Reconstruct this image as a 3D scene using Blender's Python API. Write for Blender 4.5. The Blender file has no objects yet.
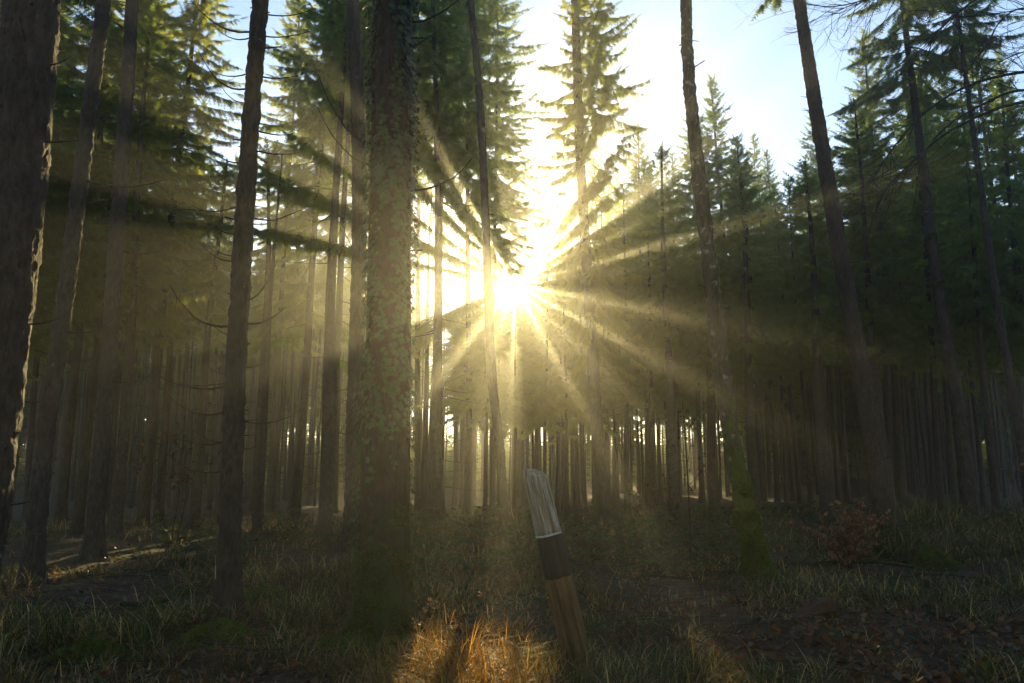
import bpy, math, random
import numpy as np
from mathutils import Vector, Matrix, Euler

R = math.radians
rng = np.random.default_rng(11)
random.seed(5)
scene = bpy.context.scene
COL = scene.collection

# ------------------------------------------------------------------ camera
CAM = np.array([0.0, 0.0, 1.5])
FPX, PITCH = 740.0, R(9.1)
SUN_EL, SUN_AZ = R(13.5), R(0.23)
SUN_DIR = np.array([math.cos(SUN_EL) * math.sin(SUN_AZ), math.cos(SUN_EL) * math.cos(SUN_AZ), math.sin(SUN_EL)])


def ray(px, py):
    a, b = (px - 512) / FPX, (341.5 - py) / FPX
    c, s = math.cos(PITCH), math.sin(PITCH)
    return np.array([a, c - b * s, s + b * c])


def at(px, py, d):
    """world point seen at a pixel of the photograph, d metres ahead"""
    r = ray(px, py)
    return CAM + r * (d / r[1])


def el_of(py):
    return PITCH + math.atan((341.5 - py) / FPX)


# ------------------------------------------------------------------ noise
def _hash(i, j, k, seed):
    h = (i * 374761393 + j * 668265263 + k * 2147483647 * 3 + seed * 974711) & 0xFFFFFFFF
    h = ((h ^ (h >> 13)) * 1274126177) & 0xFFFFFFFF
    return ((h ^ (h >> 16)) & 0xFFFF) / 65535.0


def vnoise(p, seed=0):
    p = np.asarray(p, float)
    i = np.floor(p).astype(np.int64)
    f = p - i
    f = f * f * (3 - 2 * f)
    out = 0
    for a in (0, 1):
        wa = f[..., 0] if a else 1 - f[..., 0]
        for b in (0, 1):
            wb = f[..., 1] if b else 1 - f[..., 1]
            for c in (0, 1):
                wc = f[..., 2] if c else 1 - f[..., 2]
                out = out + wa * wb * wc * _hash(i[..., 0] + a, i[..., 1] + b, i[..., 2] + c, seed)
    return out * 2 - 1


def fbm(p, seed=0, oct=4):
    p = np.asarray(p, float)
    s, amp = 0, 1.0
    for o in range(oct):
        s = s + amp * vnoise(p * 2.0 ** o, seed + o * 17)
        amp *= 0.5
    return s


# ------------------------------------------------------------------ ground height
def ground_z(x, y):
    x = np.asarray(x, float)
    y = np.asarray(y, float)
    z = 0.28 * np.tanh(x * 0.05)
    p = np.stack([x * 0.35, y * 0.35, np.zeros_like(x)], -1)
    dr = np.clip(y - 12, 0, 33)
    z = z - 0.036 * dr * dr / (dr + 4) + 4.3 * np.clip((y - 55) / 38, 0, 1) ** 1.5
    near = np.clip((y - 2.5) / 3, 0, 1)
    z = z + near * (0.07 * fbm(p, 3, 3) + 0.025 * fbm(p * 5.5, 9, 2))
    return z


# ------------------------------------------------------------------ mesh helpers
class MB:
    def __init__(self):
        self.v, self.f3, self.f4, self.n, self.c = [], [], [], 0, []

    def add(self, v, f3=None, f4=None, col=None):
        v = np.asarray(v, float).reshape(-1, 3)
        self.v.append(v)
        if f3 is not None and len(f3):
            self.f3.append(np.asarray(f3, np.int64).reshape(-1, 3) + self.n)
        if f4 is not None and len(f4):
            self.f4.append(np.asarray(f4, np.int64).reshape(-1, 4) + self.n)
        if col is not None:
            self.c.append(np.broadcast_to(np.asarray(col, float), (len(v), 3)))
        self.n += len(v)

    def mesh(self, name, mat, smooth=False):
        me = bpy.data.meshes.new(name)
        v = np.concatenate(self.v)
        f3 = np.concatenate(self.f3) if self.f3 else np.zeros((0, 3), np.int64)
        f4 = np.concatenate(self.f4) if self.f4 else np.zeros((0, 4), np.int64)
        me.vertices.add(len(v))
        me.vertices.foreach_set('co', v.astype(np.float32).ravel())
        loops = np.concatenate([f3.ravel(), f4.ravel()]).astype(np.int32)
        me.loops.add(len(loops))
        me.loops.foreach_set('vertex_index', loops)
        n3, n4 = len(f3), len(f4)
        me.polygons.add(n3 + n4)
        st = np.concatenate([np.arange(n3) * 3, n3 * 3 + np.arange(n4) * 4]).astype(np.int32)
        me.polygons.foreach_set('loop_start', st)
        if smooth:
            me.polygons.foreach_set('use_smooth', np.ones(n3 + n4, bool))
        me.update(calc_edges=True)
        if self.c:
            ca = me.attributes.new('tint', 'FLOAT_COLOR', 'POINT')
            c = np.concatenate(self.c)
            ca.data.foreach_set('color', np.concatenate([c, np.ones((len(c), 1))], 1).astype(np.float32).ravel())
        if mat is not None:
            me.materials.append(mat)
        return me


def norm(a):
    return a / np.maximum(np.linalg.norm(a, axis=-1, keepdims=True), 1e-9)


def tube(mb, pts, rad, n=8, disp=None, cap=True, col=None):
    pts = np.asarray(pts, float)
    rad = np.broadcast_to(np.asarray(rad, float), (len(pts),))
    m = len(pts)
    t = norm(np.gradient(pts, axis=0))
    ref = np.array([1.0, 0.03, 0.02]) if abs(t[0] @ np.array([1.0, 0, 0])) < 0.8 else np.array([0.03, 1.0, 0.02])
    u = norm(ref - (t @ ref)[:, None] * t)
    w = np.cross(t, u)
    a = np.arange(n) * 2 * math.pi / n
    v = pts[:, None] + rad[:, None, None] * (np.cos(a)[None, :, None] * u[:, None] + np.sin(a)[None, :, None] * w[:, None])
    if disp is not None:
        dirs = norm(v - pts[:, None])
        v = v + dirs * disp(v, a)[..., None]
    v = v.reshape(-1, 3)
    i = np.arange(m - 1)[:, None] * n
    j = np.arange(n)[None]
    k = (j + 1) % n
    f4 = np.stack([i + j, i + k, i + n + k, i + n + j], -1).reshape(-1, 4)
    f3 = None
    if cap:
        v = np.concatenate([v, pts[-1:] + t[-1:] * rad[-1] * 0.3])
        b = (m - 1) * n
        jj = np.arange(n)
        f3 = np.stack([b + jj, b + (jj + 1) % n, np.full(n, m * n)], -1)
    mb.add(v, f3, f4, col)


def smooth_path(keys, k):
    """Catmull-Rom through keys, k samples"""
    keys = np.asarray(keys, float)
    P = np.concatenate([2 * keys[:1] - keys[1:2], keys, 2 * keys[-1:] - keys[-2:-1]])
    s = np.linspace(0, len(keys) - 1 - 1e-6, k)
    i = s.astype(int)
    f = (s - i)[:, None]
    a, b, c, d = P[i], P[i + 1], P[i + 2], P[i + 3]
    return 0.5 * (2 * b + (c - a) * f + (2 * a - 5 * b + 4 * c - d) * f ** 2 + (3 * b - a - 3 * c + d) * f ** 3)


def link(name, me, parent=None, loc=None, rot=None, scale=None):
    o = bpy.data.objects.new(name, me)
    COL.objects.link(o)
    if parent is not None:
        o.parent = parent
    if loc is not None:
        o.location = loc
    if rot is not None:
        o.rotation_euler = rot
    if scale is not None:
        o.scale = scale
    return o


def tag(o, label=None, cat=None, group=None, kind=None):
    if label:
        o['label'] = label
    if cat:
        o['category'] = cat
    if group:
        o['group'] = group
    if kind:
        o['kind'] = kind
    return o


def empty(name, loc, label, cat, group=None, rot=None):
    o = link(name, None, None, loc, rot)
    o.empty_display_size = 0.2
    return tag(o, label, cat, group)


# ------------------------------------------------------------------ materials
def mat(name):
    m = bpy.data.materials.new(name)
    m.use_nodes = True
    nt = m.node_tree
    b = nt.nodes['Principled BSDF']
    b.inputs['Specular IOR Level'].default_value = 0.25
    return m, nt, b


def nd(nt, t, **kw):
    n = nt.nodes.new(t)
    for k, v in kw.items():
        if k in n.inputs:
            n.inputs[k].default_value = v
        else:
            setattr(n, k, v)
    return n


def ramp(nt, fac, stops):
    r = nt.nodes.new('ShaderNodeValToRGB')
    el = r.color_ramp.elements
    while len(el) < len(stops):
        el.new(0.5)
    for e, (p, c) in zip(el, stops):
        e.position = p
        e.color = (*c, 1)
    nt.links.new(fac, r.inputs[0])
    return r.outputs[0]


def mixc(nt, fac, a, b, mode='MIX'):
    m = nt.nodes.new('ShaderNodeMix')
    m.data_type = 'RGBA'
    m.blend_type = mode
    for s, v in ((m.inputs[0], fac), (m.inputs[6], a), (m.inputs[7], b)):
        if hasattr(v, 'links'):
            nt.links.new(v, s)
        else:
            s.default_value = v if not isinstance(v, tuple) else (*v, 1)
    return m.outputs[2]


def coords(nt, scale=(1, 1, 1), kind='Object'):
    tc = nt.nodes.new('ShaderNodeTexCoord')
    mp = nt.nodes.new('ShaderNodeMapping')
    mp.inputs['Scale'].default_value = scale
    nt.links.new(tc.outputs[kind], mp.inputs[0])
    return mp.outputs[0]


def noise(nt, vec, scale, detail=5, rough=0.6):
    n = nd(nt, 'ShaderNodeTexNoise', Scale=scale, Detail=detail, Roughness=rough)
    nt.links.new(vec, n.inputs['Vector'])
    return n.outputs[0]


def bump(nt, b, h, strength, dist):
    bp = nd(nt, 'ShaderNodeBump', Strength=strength, Distance=dist)
    nt.links.new(h, bp.inputs['Height'])
    nt.links.new(bp.outputs[0], b.inputs['Normal'])


def bark_mat(name, dark, light, moss=None, lichen=0.0, moss_top=1.5, moss_amt=0.5):
    m, nt, b = mat(name)
    v = coords(nt, (1, 1, 0.28))
    n1 = noise(nt, v, 26, 6, 0.65)
    n2 = noise(nt, coords(nt, (1, 1, 0.7)), 5, 4)
    vor = nd(nt, 'ShaderNodeTexVoronoi', Scale=30.0, feature='DISTANCE_TO_EDGE')
    nt.links.new(coords(nt, (1, 1, 0.45)), vor.inputs['Vector'])
    c = ramp(nt, n1, [(0.3, dark), (0.7, light)])
    c = mixc(nt, ramp(nt, n2, [(0.35, (0.55, 0.55, 0.55)), (0.7, (1.15, 1.1, 1.05))]), (0, 0, 0), c, 'MULTIPLY') if False else mixc(nt, 1.0, c, ramp(nt, n2, [(0.35, (0.6, 0.58, 0.55)), (0.7, (1.0, 1.0, 1.0))]), 'MULTIPLY')
    if lichen:
        n3 = noise(nt, coords(nt), 9, 4)
        c = mixc(nt, ramp(nt, n3, [(0.66 - lichen, (0, 0, 0)), (0.76 - lichen, (1, 1, 1))]), c, (0.24, 0.26, 0.22))
    if moss:
        tc = nt.nodes.new('ShaderNodeTexCoord')
        sp = nt.nodes.new('ShaderNodeSeparateXYZ')
        nt.links.new(tc.outputs['Object'], sp.inputs[0])
        mr = nd(nt, 'ShaderNodeMapRange')
        mr.inputs[1].default_value = 0.0
        mr.inputs[2].default_value = moss_top
        mr.inputs[3].default_value = 0.42 + moss_amt * 0.3
        mr.inputs[4].default_value = -0.1
        nt.links.new(sp.outputs[2], mr.inputs[0])
        n4 = noise(nt, coords(nt, (1, 1, 0.5)), 6, 6, 0.7)
        ad = nd(nt, 'ShaderNodeMath', operation='ADD')
        nt.links.new(mr.outputs[0], ad.inputs[0])
        nt.links.new(n4, ad.inputs[1])
        c = mixc(nt, ramp(nt, ad.outputs[0], [(0.62, (0, 0, 0)), (0.75, (1, 1, 1))]), c, moss)
    nt.links.new(c, b.inputs['Base Color'])
    b.inputs['Roughness'].default_value = 0.85
    ad = nd(nt, 'ShaderNodeMath', operation='MULTIPLY_ADD')
    nt.links.new(vor.outputs[0], ad.inputs[0])
    ad.inputs[1].default_value = 0.8
    nt.links.new(n1, ad.inputs[2])
    bump(nt, b, ad.outputs[0], 0.9, 0.02)
    return m


def leaf_mat(name, col, trans, tfac=0.45, attr=False, rough=0.6, spec=0.3, var=0.25):
    m, nt, b = mat(name)
    b.inputs['Roughness'].default_value = rough
    b.inputs['Specular IOR Level'].default_value = spec
    oi = nt.nodes.new('ShaderNodeObjectInfo')
    if attr:
        at_ = nd(nt, 'ShaderNodeAttribute', attribute_name='tint')
        c = at_.outputs['Color']
        ct = mixc(nt, 1.0, c, trans, 'MULTIPLY')
    else:
        n = noise(nt, coords(nt, kind='Object'), 1.3, 4, 0.6)
        k = ramp(nt, n, [(0.3, (1 - var,) * 3), (0.7, (1 + var,) * 3)])
        c = mixc(nt, 1.0, k, col, 'MULTIPLY')
        ct = mixc(nt, 1.0, k, trans, 'MULTIPLY')
        hs = nd(nt, 'ShaderNodeHueSaturation')
        mr = nd(nt, 'ShaderNodeMapRange')
        mr.inputs[3].default_value, mr.inputs[4].default_value = 0.75, 1.25
        nt.links.new(oi.outputs['Random'], mr.inputs[0])
        nt.links.new(mr.outputs[0], hs.inputs['Value'])
        nt.links.new(c, hs.inputs['Color'])
        c = hs.outputs[0]
    nt.links.new(c, b.inputs['Base Color'])
    tr = nt.nodes.new('ShaderNodeBsdfTranslucent')
    nt.links.new(ct, tr.inputs[0])
    mx = nt.nodes.new('ShaderNodeMixShader')
    mx.inputs[0].default_value = tfac
    nt.links.new(b.outputs[0], mx.inputs[1])
    nt.links.new(tr.outputs[0], mx.inputs[2])
    nt.links.new(mx.outputs[0], nt.nodes['Material Output'].inputs[0])
    return m


M = {}
M['bark'] = bark_mat('spruce_bark', (0.026, 0.021, 0.017), (0.11, 0.09, 0.074), lichen=-0.02)
M['bark_big'] = bark_mat('old_spruce_bark', (0.024, 0.019, 0.016), (0.1, 0.078, 0.064), lichen=-0.03, moss=(0.028, 0.04, 0.008), moss_top=0.9, moss_amt=0.2)
M['bark_ivy'] = bark_mat('ivy_tree_bark', (0.02, 0.016, 0.013), (0.08, 0.06, 0.046), moss=(0.028, 0.045, 0.008), moss_top=1.7, moss_amt=0.45)
M['bark_moss'] = bark_mat('mossy_bark', (0.035, 0.03, 0.022), (0.14, 0.12, 0.08), moss=(0.06, 0.08, 0.012), moss_top=3.2, moss_amt=0.2, lichen=0.08)
M['twig'] = bark_mat('twig_bark', (0.03, 0.024, 0.02), (0.085, 0.065, 0.05))
M['beech_bark'] = bark_mat('beech_bark', (0.04, 0.038, 0.034), (0.11, 0.1, 0.09))
M['needle'] = leaf_mat('spruce_needles', (0.042, 0.07, 0.026), (0.32, 0.44, 0.05), 0.5)
M['needle_backlit'] = leaf_mat('backlit_spruce_needles', (0.08, 0.09, 0.022), (0.46, 0.52, 0.07), 0.6)  # lighter copy of the spruce needles, backlit glow put into the colour
M['ivy'] = leaf_mat('ivy_leaf', (0.032, 0.08, 0.024), (0.09, 0.16, 0.02), 0.2, rough=0.42, spec=0.35, var=0.5)
M['grass'] = leaf_mat('grass_blade', None, (1.3, 1.15, 0.7), 0.55, attr=True)
M['litter'] = leaf_mat('dead_leaf', None, (1.3, 0.9, 0.5), 0.3, attr=True)
M['bramble'] = leaf_mat('bramble_leaf', (0.045, 0.07, 0.028), (0.12, 0.16, 0.03), 0.35, var=0.5)
M['mossfuzz'] = leaf_mat('moss_tuft', None, (1.2, 1.2, 0.7), 0.35, attr=True)

# ------------------------------------------------------------------ world, sun, haze
w = bpy.data.worlds.new('World')
scene.world = w
w.use_nodes = True
nt = w.node_tree
bg = nt.nodes['Background']
sky = nt.nodes.new('ShaderNodeTexSky')
sky.sky_type = 'NISHITA'
sky.sun_disc = False
sky.sun_elevation = SUN_EL
sky.sun_rotation = SUN_AZ
sky.altitude = 500
sky.air_density = 1.0
sky.dust_density = 0.15
sky.ozone_density = 1.5
# the visible disc of the sun in the sky
tc = nt.nodes.new('ShaderNodeTexCoord')
dt = nd(nt, 'ShaderNodeVectorMath', operation='DOT_PRODUCT')
nt.links.new(tc.outputs['Generated'], dt.inputs[0])
dt.inputs[1].default_value = tuple(SUN_DIR)
gt = nd(nt, 'ShaderNodeMath', operation='GREATER_THAN')
gt.inputs[1].default_value = math.cos(R(0.75))
nt.links.new(dt.outputs['Value'], gt.inputs[0])
ms = nt.nodes.new('ShaderNodeVectorMath')
ms.operation = 'SCALE'
ms.inputs[0].default_value = (900, 780, 520)
nt.links.new(gt.outputs[0], ms.inputs['Scale'])
ad = nt.nodes.new('ShaderNodeVectorMath')
nt.links.new(sky.outputs[0], ad.inputs[0])
nt.links.new(ms.outputs[0], ad.inputs[1])
nt.links.new(ad.outputs[0], bg.inputs[0])
bg.inputs[1].default_value = 0.125

sl = bpy.data.lights.new('sun', 'SUN')
sl.energy = 5.0
sl.angle = R(0.32)
sl.color = (1.0, 0.76, 0.31)
so = bpy.data.objects.new('sun', sl)
COL.objects.link(so)
so.rotation_euler = Vector(SUN_DIR).to_track_quat('Z', 'Y').to_euler()

hm = bpy.data.materials.new('haze_air')
hm.use_nodes = True
nt = hm.node_tree
nt.nodes.remove(nt.nodes['Principled BSDF'])
pv = nd(nt, 'ShaderNodeVolumePrincipled', Density=0.0024, Anisotropy=0.82)
pv.inputs['Color'].default_value = (0.96, 0.97, 1.0, 1)
nt.links.new(pv.outputs[0], nt.nodes['Material Output'].inputs['Volume'])
mb = MB()
X0, X1, Y0, Y1, Z0, Z1 = -91, 91, -31, 96, -3.2, 29
mb.add([(x, y, z) for z in (Z0, Z1) for y in (Y0, Y1) for x in (X0, X1)], None,
       [(0, 2, 3, 1), (4, 5, 7, 6), (0, 1, 5, 4), (2, 6, 7, 3), (0, 4, 6, 2), (1, 3, 7, 5)])
tag(link('haze', mb.mesh('haze', hm)), kind='stuff')

cd = bpy.data.cameras.new('camera')
cd.sensor_width = 36
cd.lens = FPX * 36 / 1024
cd.clip_end = 2000
cd.clip_start = 0.05
co = bpy.data.objects.new('camera', cd)
COL.objects.link(co)
co.location = CAM
co.rotation_euler = (R(90) + PITCH, 0, 0)
scene.camera = co

# ------------------------------------------------------------------ ground
def axis(lo, hi, fine_lo, fine_hi, step):
    a = [fine_lo]
    s = step
    while a[0] > lo:
        s *= 1.12
        a.insert(0, a[0] - s)
    b = list(np.arange(fine_lo + step, fine_hi, step))
    c = [fine_hi]
    s = step
    while c[-1] < hi:
        s *= 1.12
        c.append(c[-1] + s)
    v = np.array(a + b + c)
    return np.clip(v, lo, hi)


gx = np.unique(axis(-90, 90, -9, 9, 0.07))
gy = np.unique(axis(-30, 95, 3, 15, 0.07))
XX, YY = np.meshgrid(gx, gy)
ZZ = ground_z(XX, YY)
nx = len(gx)
ii = (np.arange(len(gy) - 1)[:, None] * nx + np.arange(nx - 1)[None])
mb = MB()
mb.add(np.stack([XX, YY, ZZ], -1), None, np.stack([ii, ii + 1, ii + nx + 1, ii + nx], -1))
m, nt, b = mat('forest_floor')
n1 = noise(nt, coords(nt), 0.8, 6, 0.65)
n2 = noise(nt, coords(nt), 9, 6, 0.7)
c = ramp(nt, n2, [(0.3, (0.022, 0.016, 0.011)), (0.55, (0.075, 0.052, 0.032)), (0.75, (0.15, 0.105, 0.062))])
c = mixc(nt, ramp(nt, n1, [(0.5, (0, 0, 0)), (0.62, (1, 1, 1))]), c, mixc(nt, 1.0, ramp(nt, n2, [(0.3, (0.5, 0.5, 0.5)), (0.7, (1.3, 1.3, 1.3))]), (0.04, 0.06, 0.012), 'MULTIPLY'))
nt.links.new(c, b.inputs['Base Color'])
b.inputs['Roughness'].default_value = 0.95
bump(nt, b, n2, 1.0, 0.05)
tag(link('ground', mb.mesh('ground', m, True)), kind='structure')

# ------------------------------------------------------------------ spruce generator
def feather_template(k):
    v, f = [], []
    for i in range(k):
        x = 0.05 + 0.85 * i / k
        wv = (0.55 + 0.9 * math.sin(math.pi * min(1, (i + 1.2) / (k + 0.6)))) * 0.75
        for s in (-1, 1):
            n = len(v)
            v += [(x - 0.03, 0.0), (x + 0.12, 0.0), (x + 0.26, s * wv)]
            f.append((n, n + 1, n + 2))
    n = len(v)
    v += [(0, 0.09), (0, -0.09), (1.08, 0)]
    f.append((n, n + 1, n + 2))
    return np.array(v), np.array(f)


FT = {k: feather_template(k) for k in (3, 4, 7)}


def feathers(mb, O, D, L, W, roll, droop, k=4):
    tv, tf = FT[k]
    n = len(O)
    D = norm(D)
    up = np.array([0, 0, 1.0])
    S = np.cross(D, up)
    S = norm(S + 1e-4)
    N = np.cross(S, D)
    S2 = np.cos(roll)[:, None] * S + np.sin(roll)[:, None] * N
    x = tv[None, :, 0, None]
    y = tv[None, :, 1, None]
    V = O[:, None] + D[:, None] * x * L[:, None, None] + S2[:, None] * y * W[:, None, None]
    V[..., 2] -= (droop * L)[:, None] * tv[None, :, 0] ** 2
    F = tf[None] + (np.arange(n) * len(tv))[:, None, None]
    mb.add(V, F.reshape(-1, 3))


def crown_mesh(seed, length, rmax, name, m, dens=1.0, sparse=0.0, k=4, fine=1.0):
    """a spruce crown, origin at its lowest whorl, tip at z = length"""
    g = np.random.default_rng(seed)
    mb = MB()
    wood = MB()
    z = 0.0
    O, D, L, Wd, RO, DR = [], [], [], [], [], []
    while z < length - 0.15:
        t = z / length
        prof = (1 - t) ** 0.85 * rmax
        if t < 0.12:
            prof *= 0.6 + 0.4 * t / 0.12
        nb = max(3, int(round((5.5 if t < 0.85 else 4) * dens)))
        a0 = g.uniform(0, 6.28)
        for i in range(nb):
            if g.random() < sparse:
                continue
            a = a0 + i * 6.283 / nb + g.normal(0, 0.25)
            bl = max(0.22, prof * g.choice([0.55, 0.8, 1.0, 1.25]) * g.uniform(0.8, 1.15) + 0.12)
            e0 = R(48) * t ** 1.5 + R(g.uniform(-42, 4)) * (1 - t) ** 0.8
            h = np.array([math.cos(a), math.sin(a), 0])
            side = np.array([-math.sin(a), math.cos(a), 0])
            s = np.linspace(0, 1, 7)
            sag = (0.26 * (1 - t) + 0.02) * bl
            bend = g.normal(0, 0.08) * bl
            pts = h * (s * bl * math.cos(e0))[:, None] + side * (bend * s ** 2)[:, None]
            pts[:, 2] = z + g.uniform(-0.28, 0.28) * (1 - 0.6 * t) + s * bl * math.sin(e0) - sag * (1.6 * s ** 1.5 - 1.1 * s ** 3)
            tube(wood, pts, np.linspace(0.012 + 0.007 * bl, 0.004, 7), 3, cap=False)
            nf = max(6, int(bl * 50 * fine))
            u = np.sort(g.uniform(0.1, 1.0, nf)) ** 0.8
            p = np.stack([np.interp(u, s, pts[:, c]) for c in range(3)], -1)
            tan = norm(np.stack([np.interp(u, s[:-1], np.diff(pts[:, c])) for c in range(3)], -1))
            sg = np.where(g.random(nf) < 0.5, -1, 1)
            spread = g.uniform(0.5, 1.25, nf)
            dd = tan * np.cos(spread)[:, None] + side * (sg * np.sin(spread))[:, None]
            dd[:, 2] -= g.uniform(0.1, 1.9, nf) ** 1.2 * (0.85 * (1 - t) + 0.08)
            ll = (0.13 + 0.26 * (1 - u) * min(1.0, bl / 1.6)) * g.uniform(0.6, 1.3, nf) * (0.8 + 0.2 * (1 - t))
            O.append(p); D.append(dd); L.append(ll)
            Wd.append(g.uniform(0.042, 0.085, nf) * (0.7 + 0.5 / fine)); RO.append(g.normal(0, 0.9, nf)); DR.append(g.uniform(0, 0.5, nf))
            # tip
            O.append(p[-1:]); D.append(tan[-1:]); L.append(np.array([0.3])); Wd.append(np.array([0.08])); RO.append(np.zeros(1)); DR.append(np.zeros(1))
        z += g.uniform(0.24, 0.46) * (0.75 if t > 0.6 else 1.0)
    # leader
    O.append(np.array([[0, 0, length - 0.5]] * 6)); aa = np.arange(6) * 1.05
    D.append(np.stack([0.25 * np.cos(aa), 0.25 * np.sin(aa), np.ones(6)], -1)); L.append(np.full(6, 0.5)); Wd.append(np.full(6, 0.06)); RO.append(aa); DR.append(np.zeros(6))
    feathers(mb, np.concatenate(O), np.concatenate(D), np.concatenate(L), np.concatenate(Wd), np.concatenate(RO), np.concatenate(DR), k)
    nfe = len(mb.v[0]) // len(FT[k][0])
    off = 0
    for wv, wf in zip(wood.v, wood.f4):
        mb.add(wv, None, wf - off)
        off += len(wv)
    me = mb.mesh(name, m)
    me['feathers'] = nfe
    return me


def stand_trunk(seed, h=20.0, r=0.15):
    g = np.random.default_rng(seed)
    mb = MB()
    z = np.concatenate([[-0.3, 0, 0.15, 0.35, 0.8], np.linspace(1.6, h, 22)])
    ph = g.uniform(0, 6.28, 2)
    pts = np.stack([0.05 * np.sin(z * 0.35 + ph[0]) * np.clip(z / 3, 0, 1), 0.05 * np.sin(z * 0.3 + ph[1]) * np.clip(z / 3, 0, 1), z], -1)
    rr = r * (1 - 0.85 * np.clip(z / h, 0, 1)) * (1 + 0.55 * np.exp(-np.clip(z, 0, 9) * 4.5))
    tube(mb, pts, rr, 12, disp=lambda v, a: 0.012 * fbm(v * np.array([9, 9, 3]), seed, 2))
    # dead branches and stubs
    for i in range(34):
        zz = g.uniform(1.2, 11) ** 1.0
        a = g.uniform(0, 6.28)
        ln = g.choice([0.12, 0.3, 0.8, 1.4], p=[0.35, 0.25, 0.25, 0.15]) * g.uniform(0.6, 1.3)
        s = np.linspace(0, 1, 5)
        h_ = np.array([math.cos(a), math.sin(a), 0])
        p = h_ * (s * ln)[:, None]
        p[:, 2] = zz - 0.25 * ln * s + 0.22 * ln * s ** 3 * g.uniform(0, 1.6)
        p += np.cumsum(g.normal(0, 0.012 * ln, (5, 3)), 0)
        tube(mb, p, np.linspace(0.011, 0.003, 5) * (0.6 + 0.5 * ln), 4, cap=False)
    return mb.mesh('stand_trunk', M['bark'], True)


TRUNKS = [stand_trunk(100 + i) for i in range(6)]
CROWNS = {}
for ln, rm in ((4, 1.3), (7, 1.9), (10, 2.4), (13, 2.8), (16, 3.1)):
    for j in range(2):
        CROWNS[(ln, j)] = crown_mesh(300 + ln * 3 + j, ln, rm, 'spruce_crown', M['needle'], dens=1.1, sparse=0.1)
CROWN_BACKLIT = {(ln, j): crown_mesh(700 + ln + j, ln, rm, 'backlit_spruce_crown', M['needle_backlit'], dens=1.0, sparse=0.14)
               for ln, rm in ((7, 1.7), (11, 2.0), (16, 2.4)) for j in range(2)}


CROWN_THICK = {(ln, j): crown_mesh(900 + ln + j, ln, rm, 'young_spruce_crown', M['needle'], dens=1.5, sparse=0.0, fine=1.25)
               for ln, rm in ((4, 1.5), (7, 2.0)) for j in range(2)}


def spruce(x, y, H, hb, label, group, light=False, dia=0.3, lean=None, wide=1.0, thick=False):
    z = float(ground_z(x, y)) - 0.03
    H, hb = H - z, hb - z
    lean = lean or (random.gauss(0, 0.012), random.gauss(0, 0.012))
    o = empty('spruce_tree', (x, y, z), label, 'tree', group, (lean[0], lean[1], 0))
    s = dia / 0.3
    link('trunk', random.choice(TRUNKS), o, (0, 0, 0), (0, 0, random.uniform(0, 6.28)), (s, s, H / 20))
    tab = CROWN_THICK if thick else CROWN_BACKLIT if light else CROWNS
    need = H - hb
    keys = sorted(tab, key=lambda k: (abs(k[0] - need), random.random()))
    k = keys[0] if random.random() < 0.6 else keys[1]
    sc = need / k[0]
    sx = min(max(sc, 0.75), 1.25)
    link('crown', tab[k], o, (0, 0, hb), (0, 0, random.uniform(0, 6.28)), (sx * wide, sx * wide, sc))
    return o


SKY = np.array([(-300, -250), (150, -200), (172, 60), (200, 130), (240, 130), (262, -50), (280, -150), (480, -120), (488, 120), (494, 305), (530, 308), (548, 262), (580, 200), (600, 160), (645, 130), (700, 110), (740, 80), (790, 150), (830, 105), (895, 40), (950, 60), (1024, 40), (1400, -50)], float)
BASE = np.array([(-300, 330), (0, 330), (120, 300), (250, 330), (340, 310), (400, 270), (470, 235), (490, 270), (500, 400), (530, 400), (560, 390), (640, 400), (760, 370), (900, 340), (1024, 340), (1400, 340)], float)


def sky_y(px, rpx=0):
    xs = np.linspace(px - rpx, px + rpx, 5)
    return float(np.max(np.interp(xs, SKY[:, 0], SKY[:, 1]) - np.abs(xs - px) / max(rpx, 1) * 0))


def height_at(py, d):
    return 1.5 + d * math.tan(el_of(py)) if el_of(py) < 1.3 else 99


# individually traced trees of the right-hand and centre skyline: px, top y, crown base y, distance, diameter
GAPS = [(-400, 'left of the big dark trunk at the edge'), (60, 'between the two left-hand leaning trunks'), (110, 'left of the trunk with bare snags'),
        (240, 'between the snag-covered trunk and the ivy trunk'), (385, 'between the ivy trunk and the sun'), (515, 'between the sun and the pale sunlit spruce'),
        (600, 'between the pale sunlit spruce and the mossy trunk'), (745, 'between the mossy trunk and the bare leaning trunk'), (880, 'right of the bare leaning trunk')]
placed = []


def free(x, y, r):
    return all((x - a) ** 2 + (y - b) ** 2 > r * r for a, b in placed)


SPEC = [
    (735, 75, 330, 31, 0.32, 'tall spruce with narrow tip right behind the mossy trunk'),
    (645, 128, 370, 36, 0.3, 'mid-height dark spruce right of the pale sunlit spruce'),
    (698, 108, 350, 40, 0.3, 'spruce whose tip shows just left of the mossy trunk'),
    (895, 28, 320, 29, 0.36, 'tallest dark spruce right of the bare leaning trunk'),
    (955, 55, 330, 33, 0.33, 'spruce with slim tip behind the arching bare beech boughs'),
    (925, 92, 340, 38, 0.3, 'shorter spruce between two taller dark spruces on the right'),
    (832, 102, 350, 40, 0.3, 'dark spruce partly behind the bare leaning trunk'),
    (788, 150, 350, 44, 0.28, 'low-topped spruce between mossy trunk and bare leaning trunk'),
    (606, 160, 390, 38, 0.3, 'dark spruce beside the pale sunlit spruce, near the sunbeams'),
    (1018, 25, 330, 27, 0.34, 'dark spruce at the right margin of the stand'),
    (672, 150, 380, 46, 0.28, 'distant spruce behind the dark trees left of the mossy trunk'),
    (765, 130, 360, 48, 0.28, 'distant spruce behind the narrow-tipped tall spruce'),
    (865, 120, 350, 46, 0.28, 'distant spruce beside the tallest dark spruce'),
    (988, 85, 345, 42, 0.28, 'distant spruce behind the bare beech twigs at right'),
]
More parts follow.
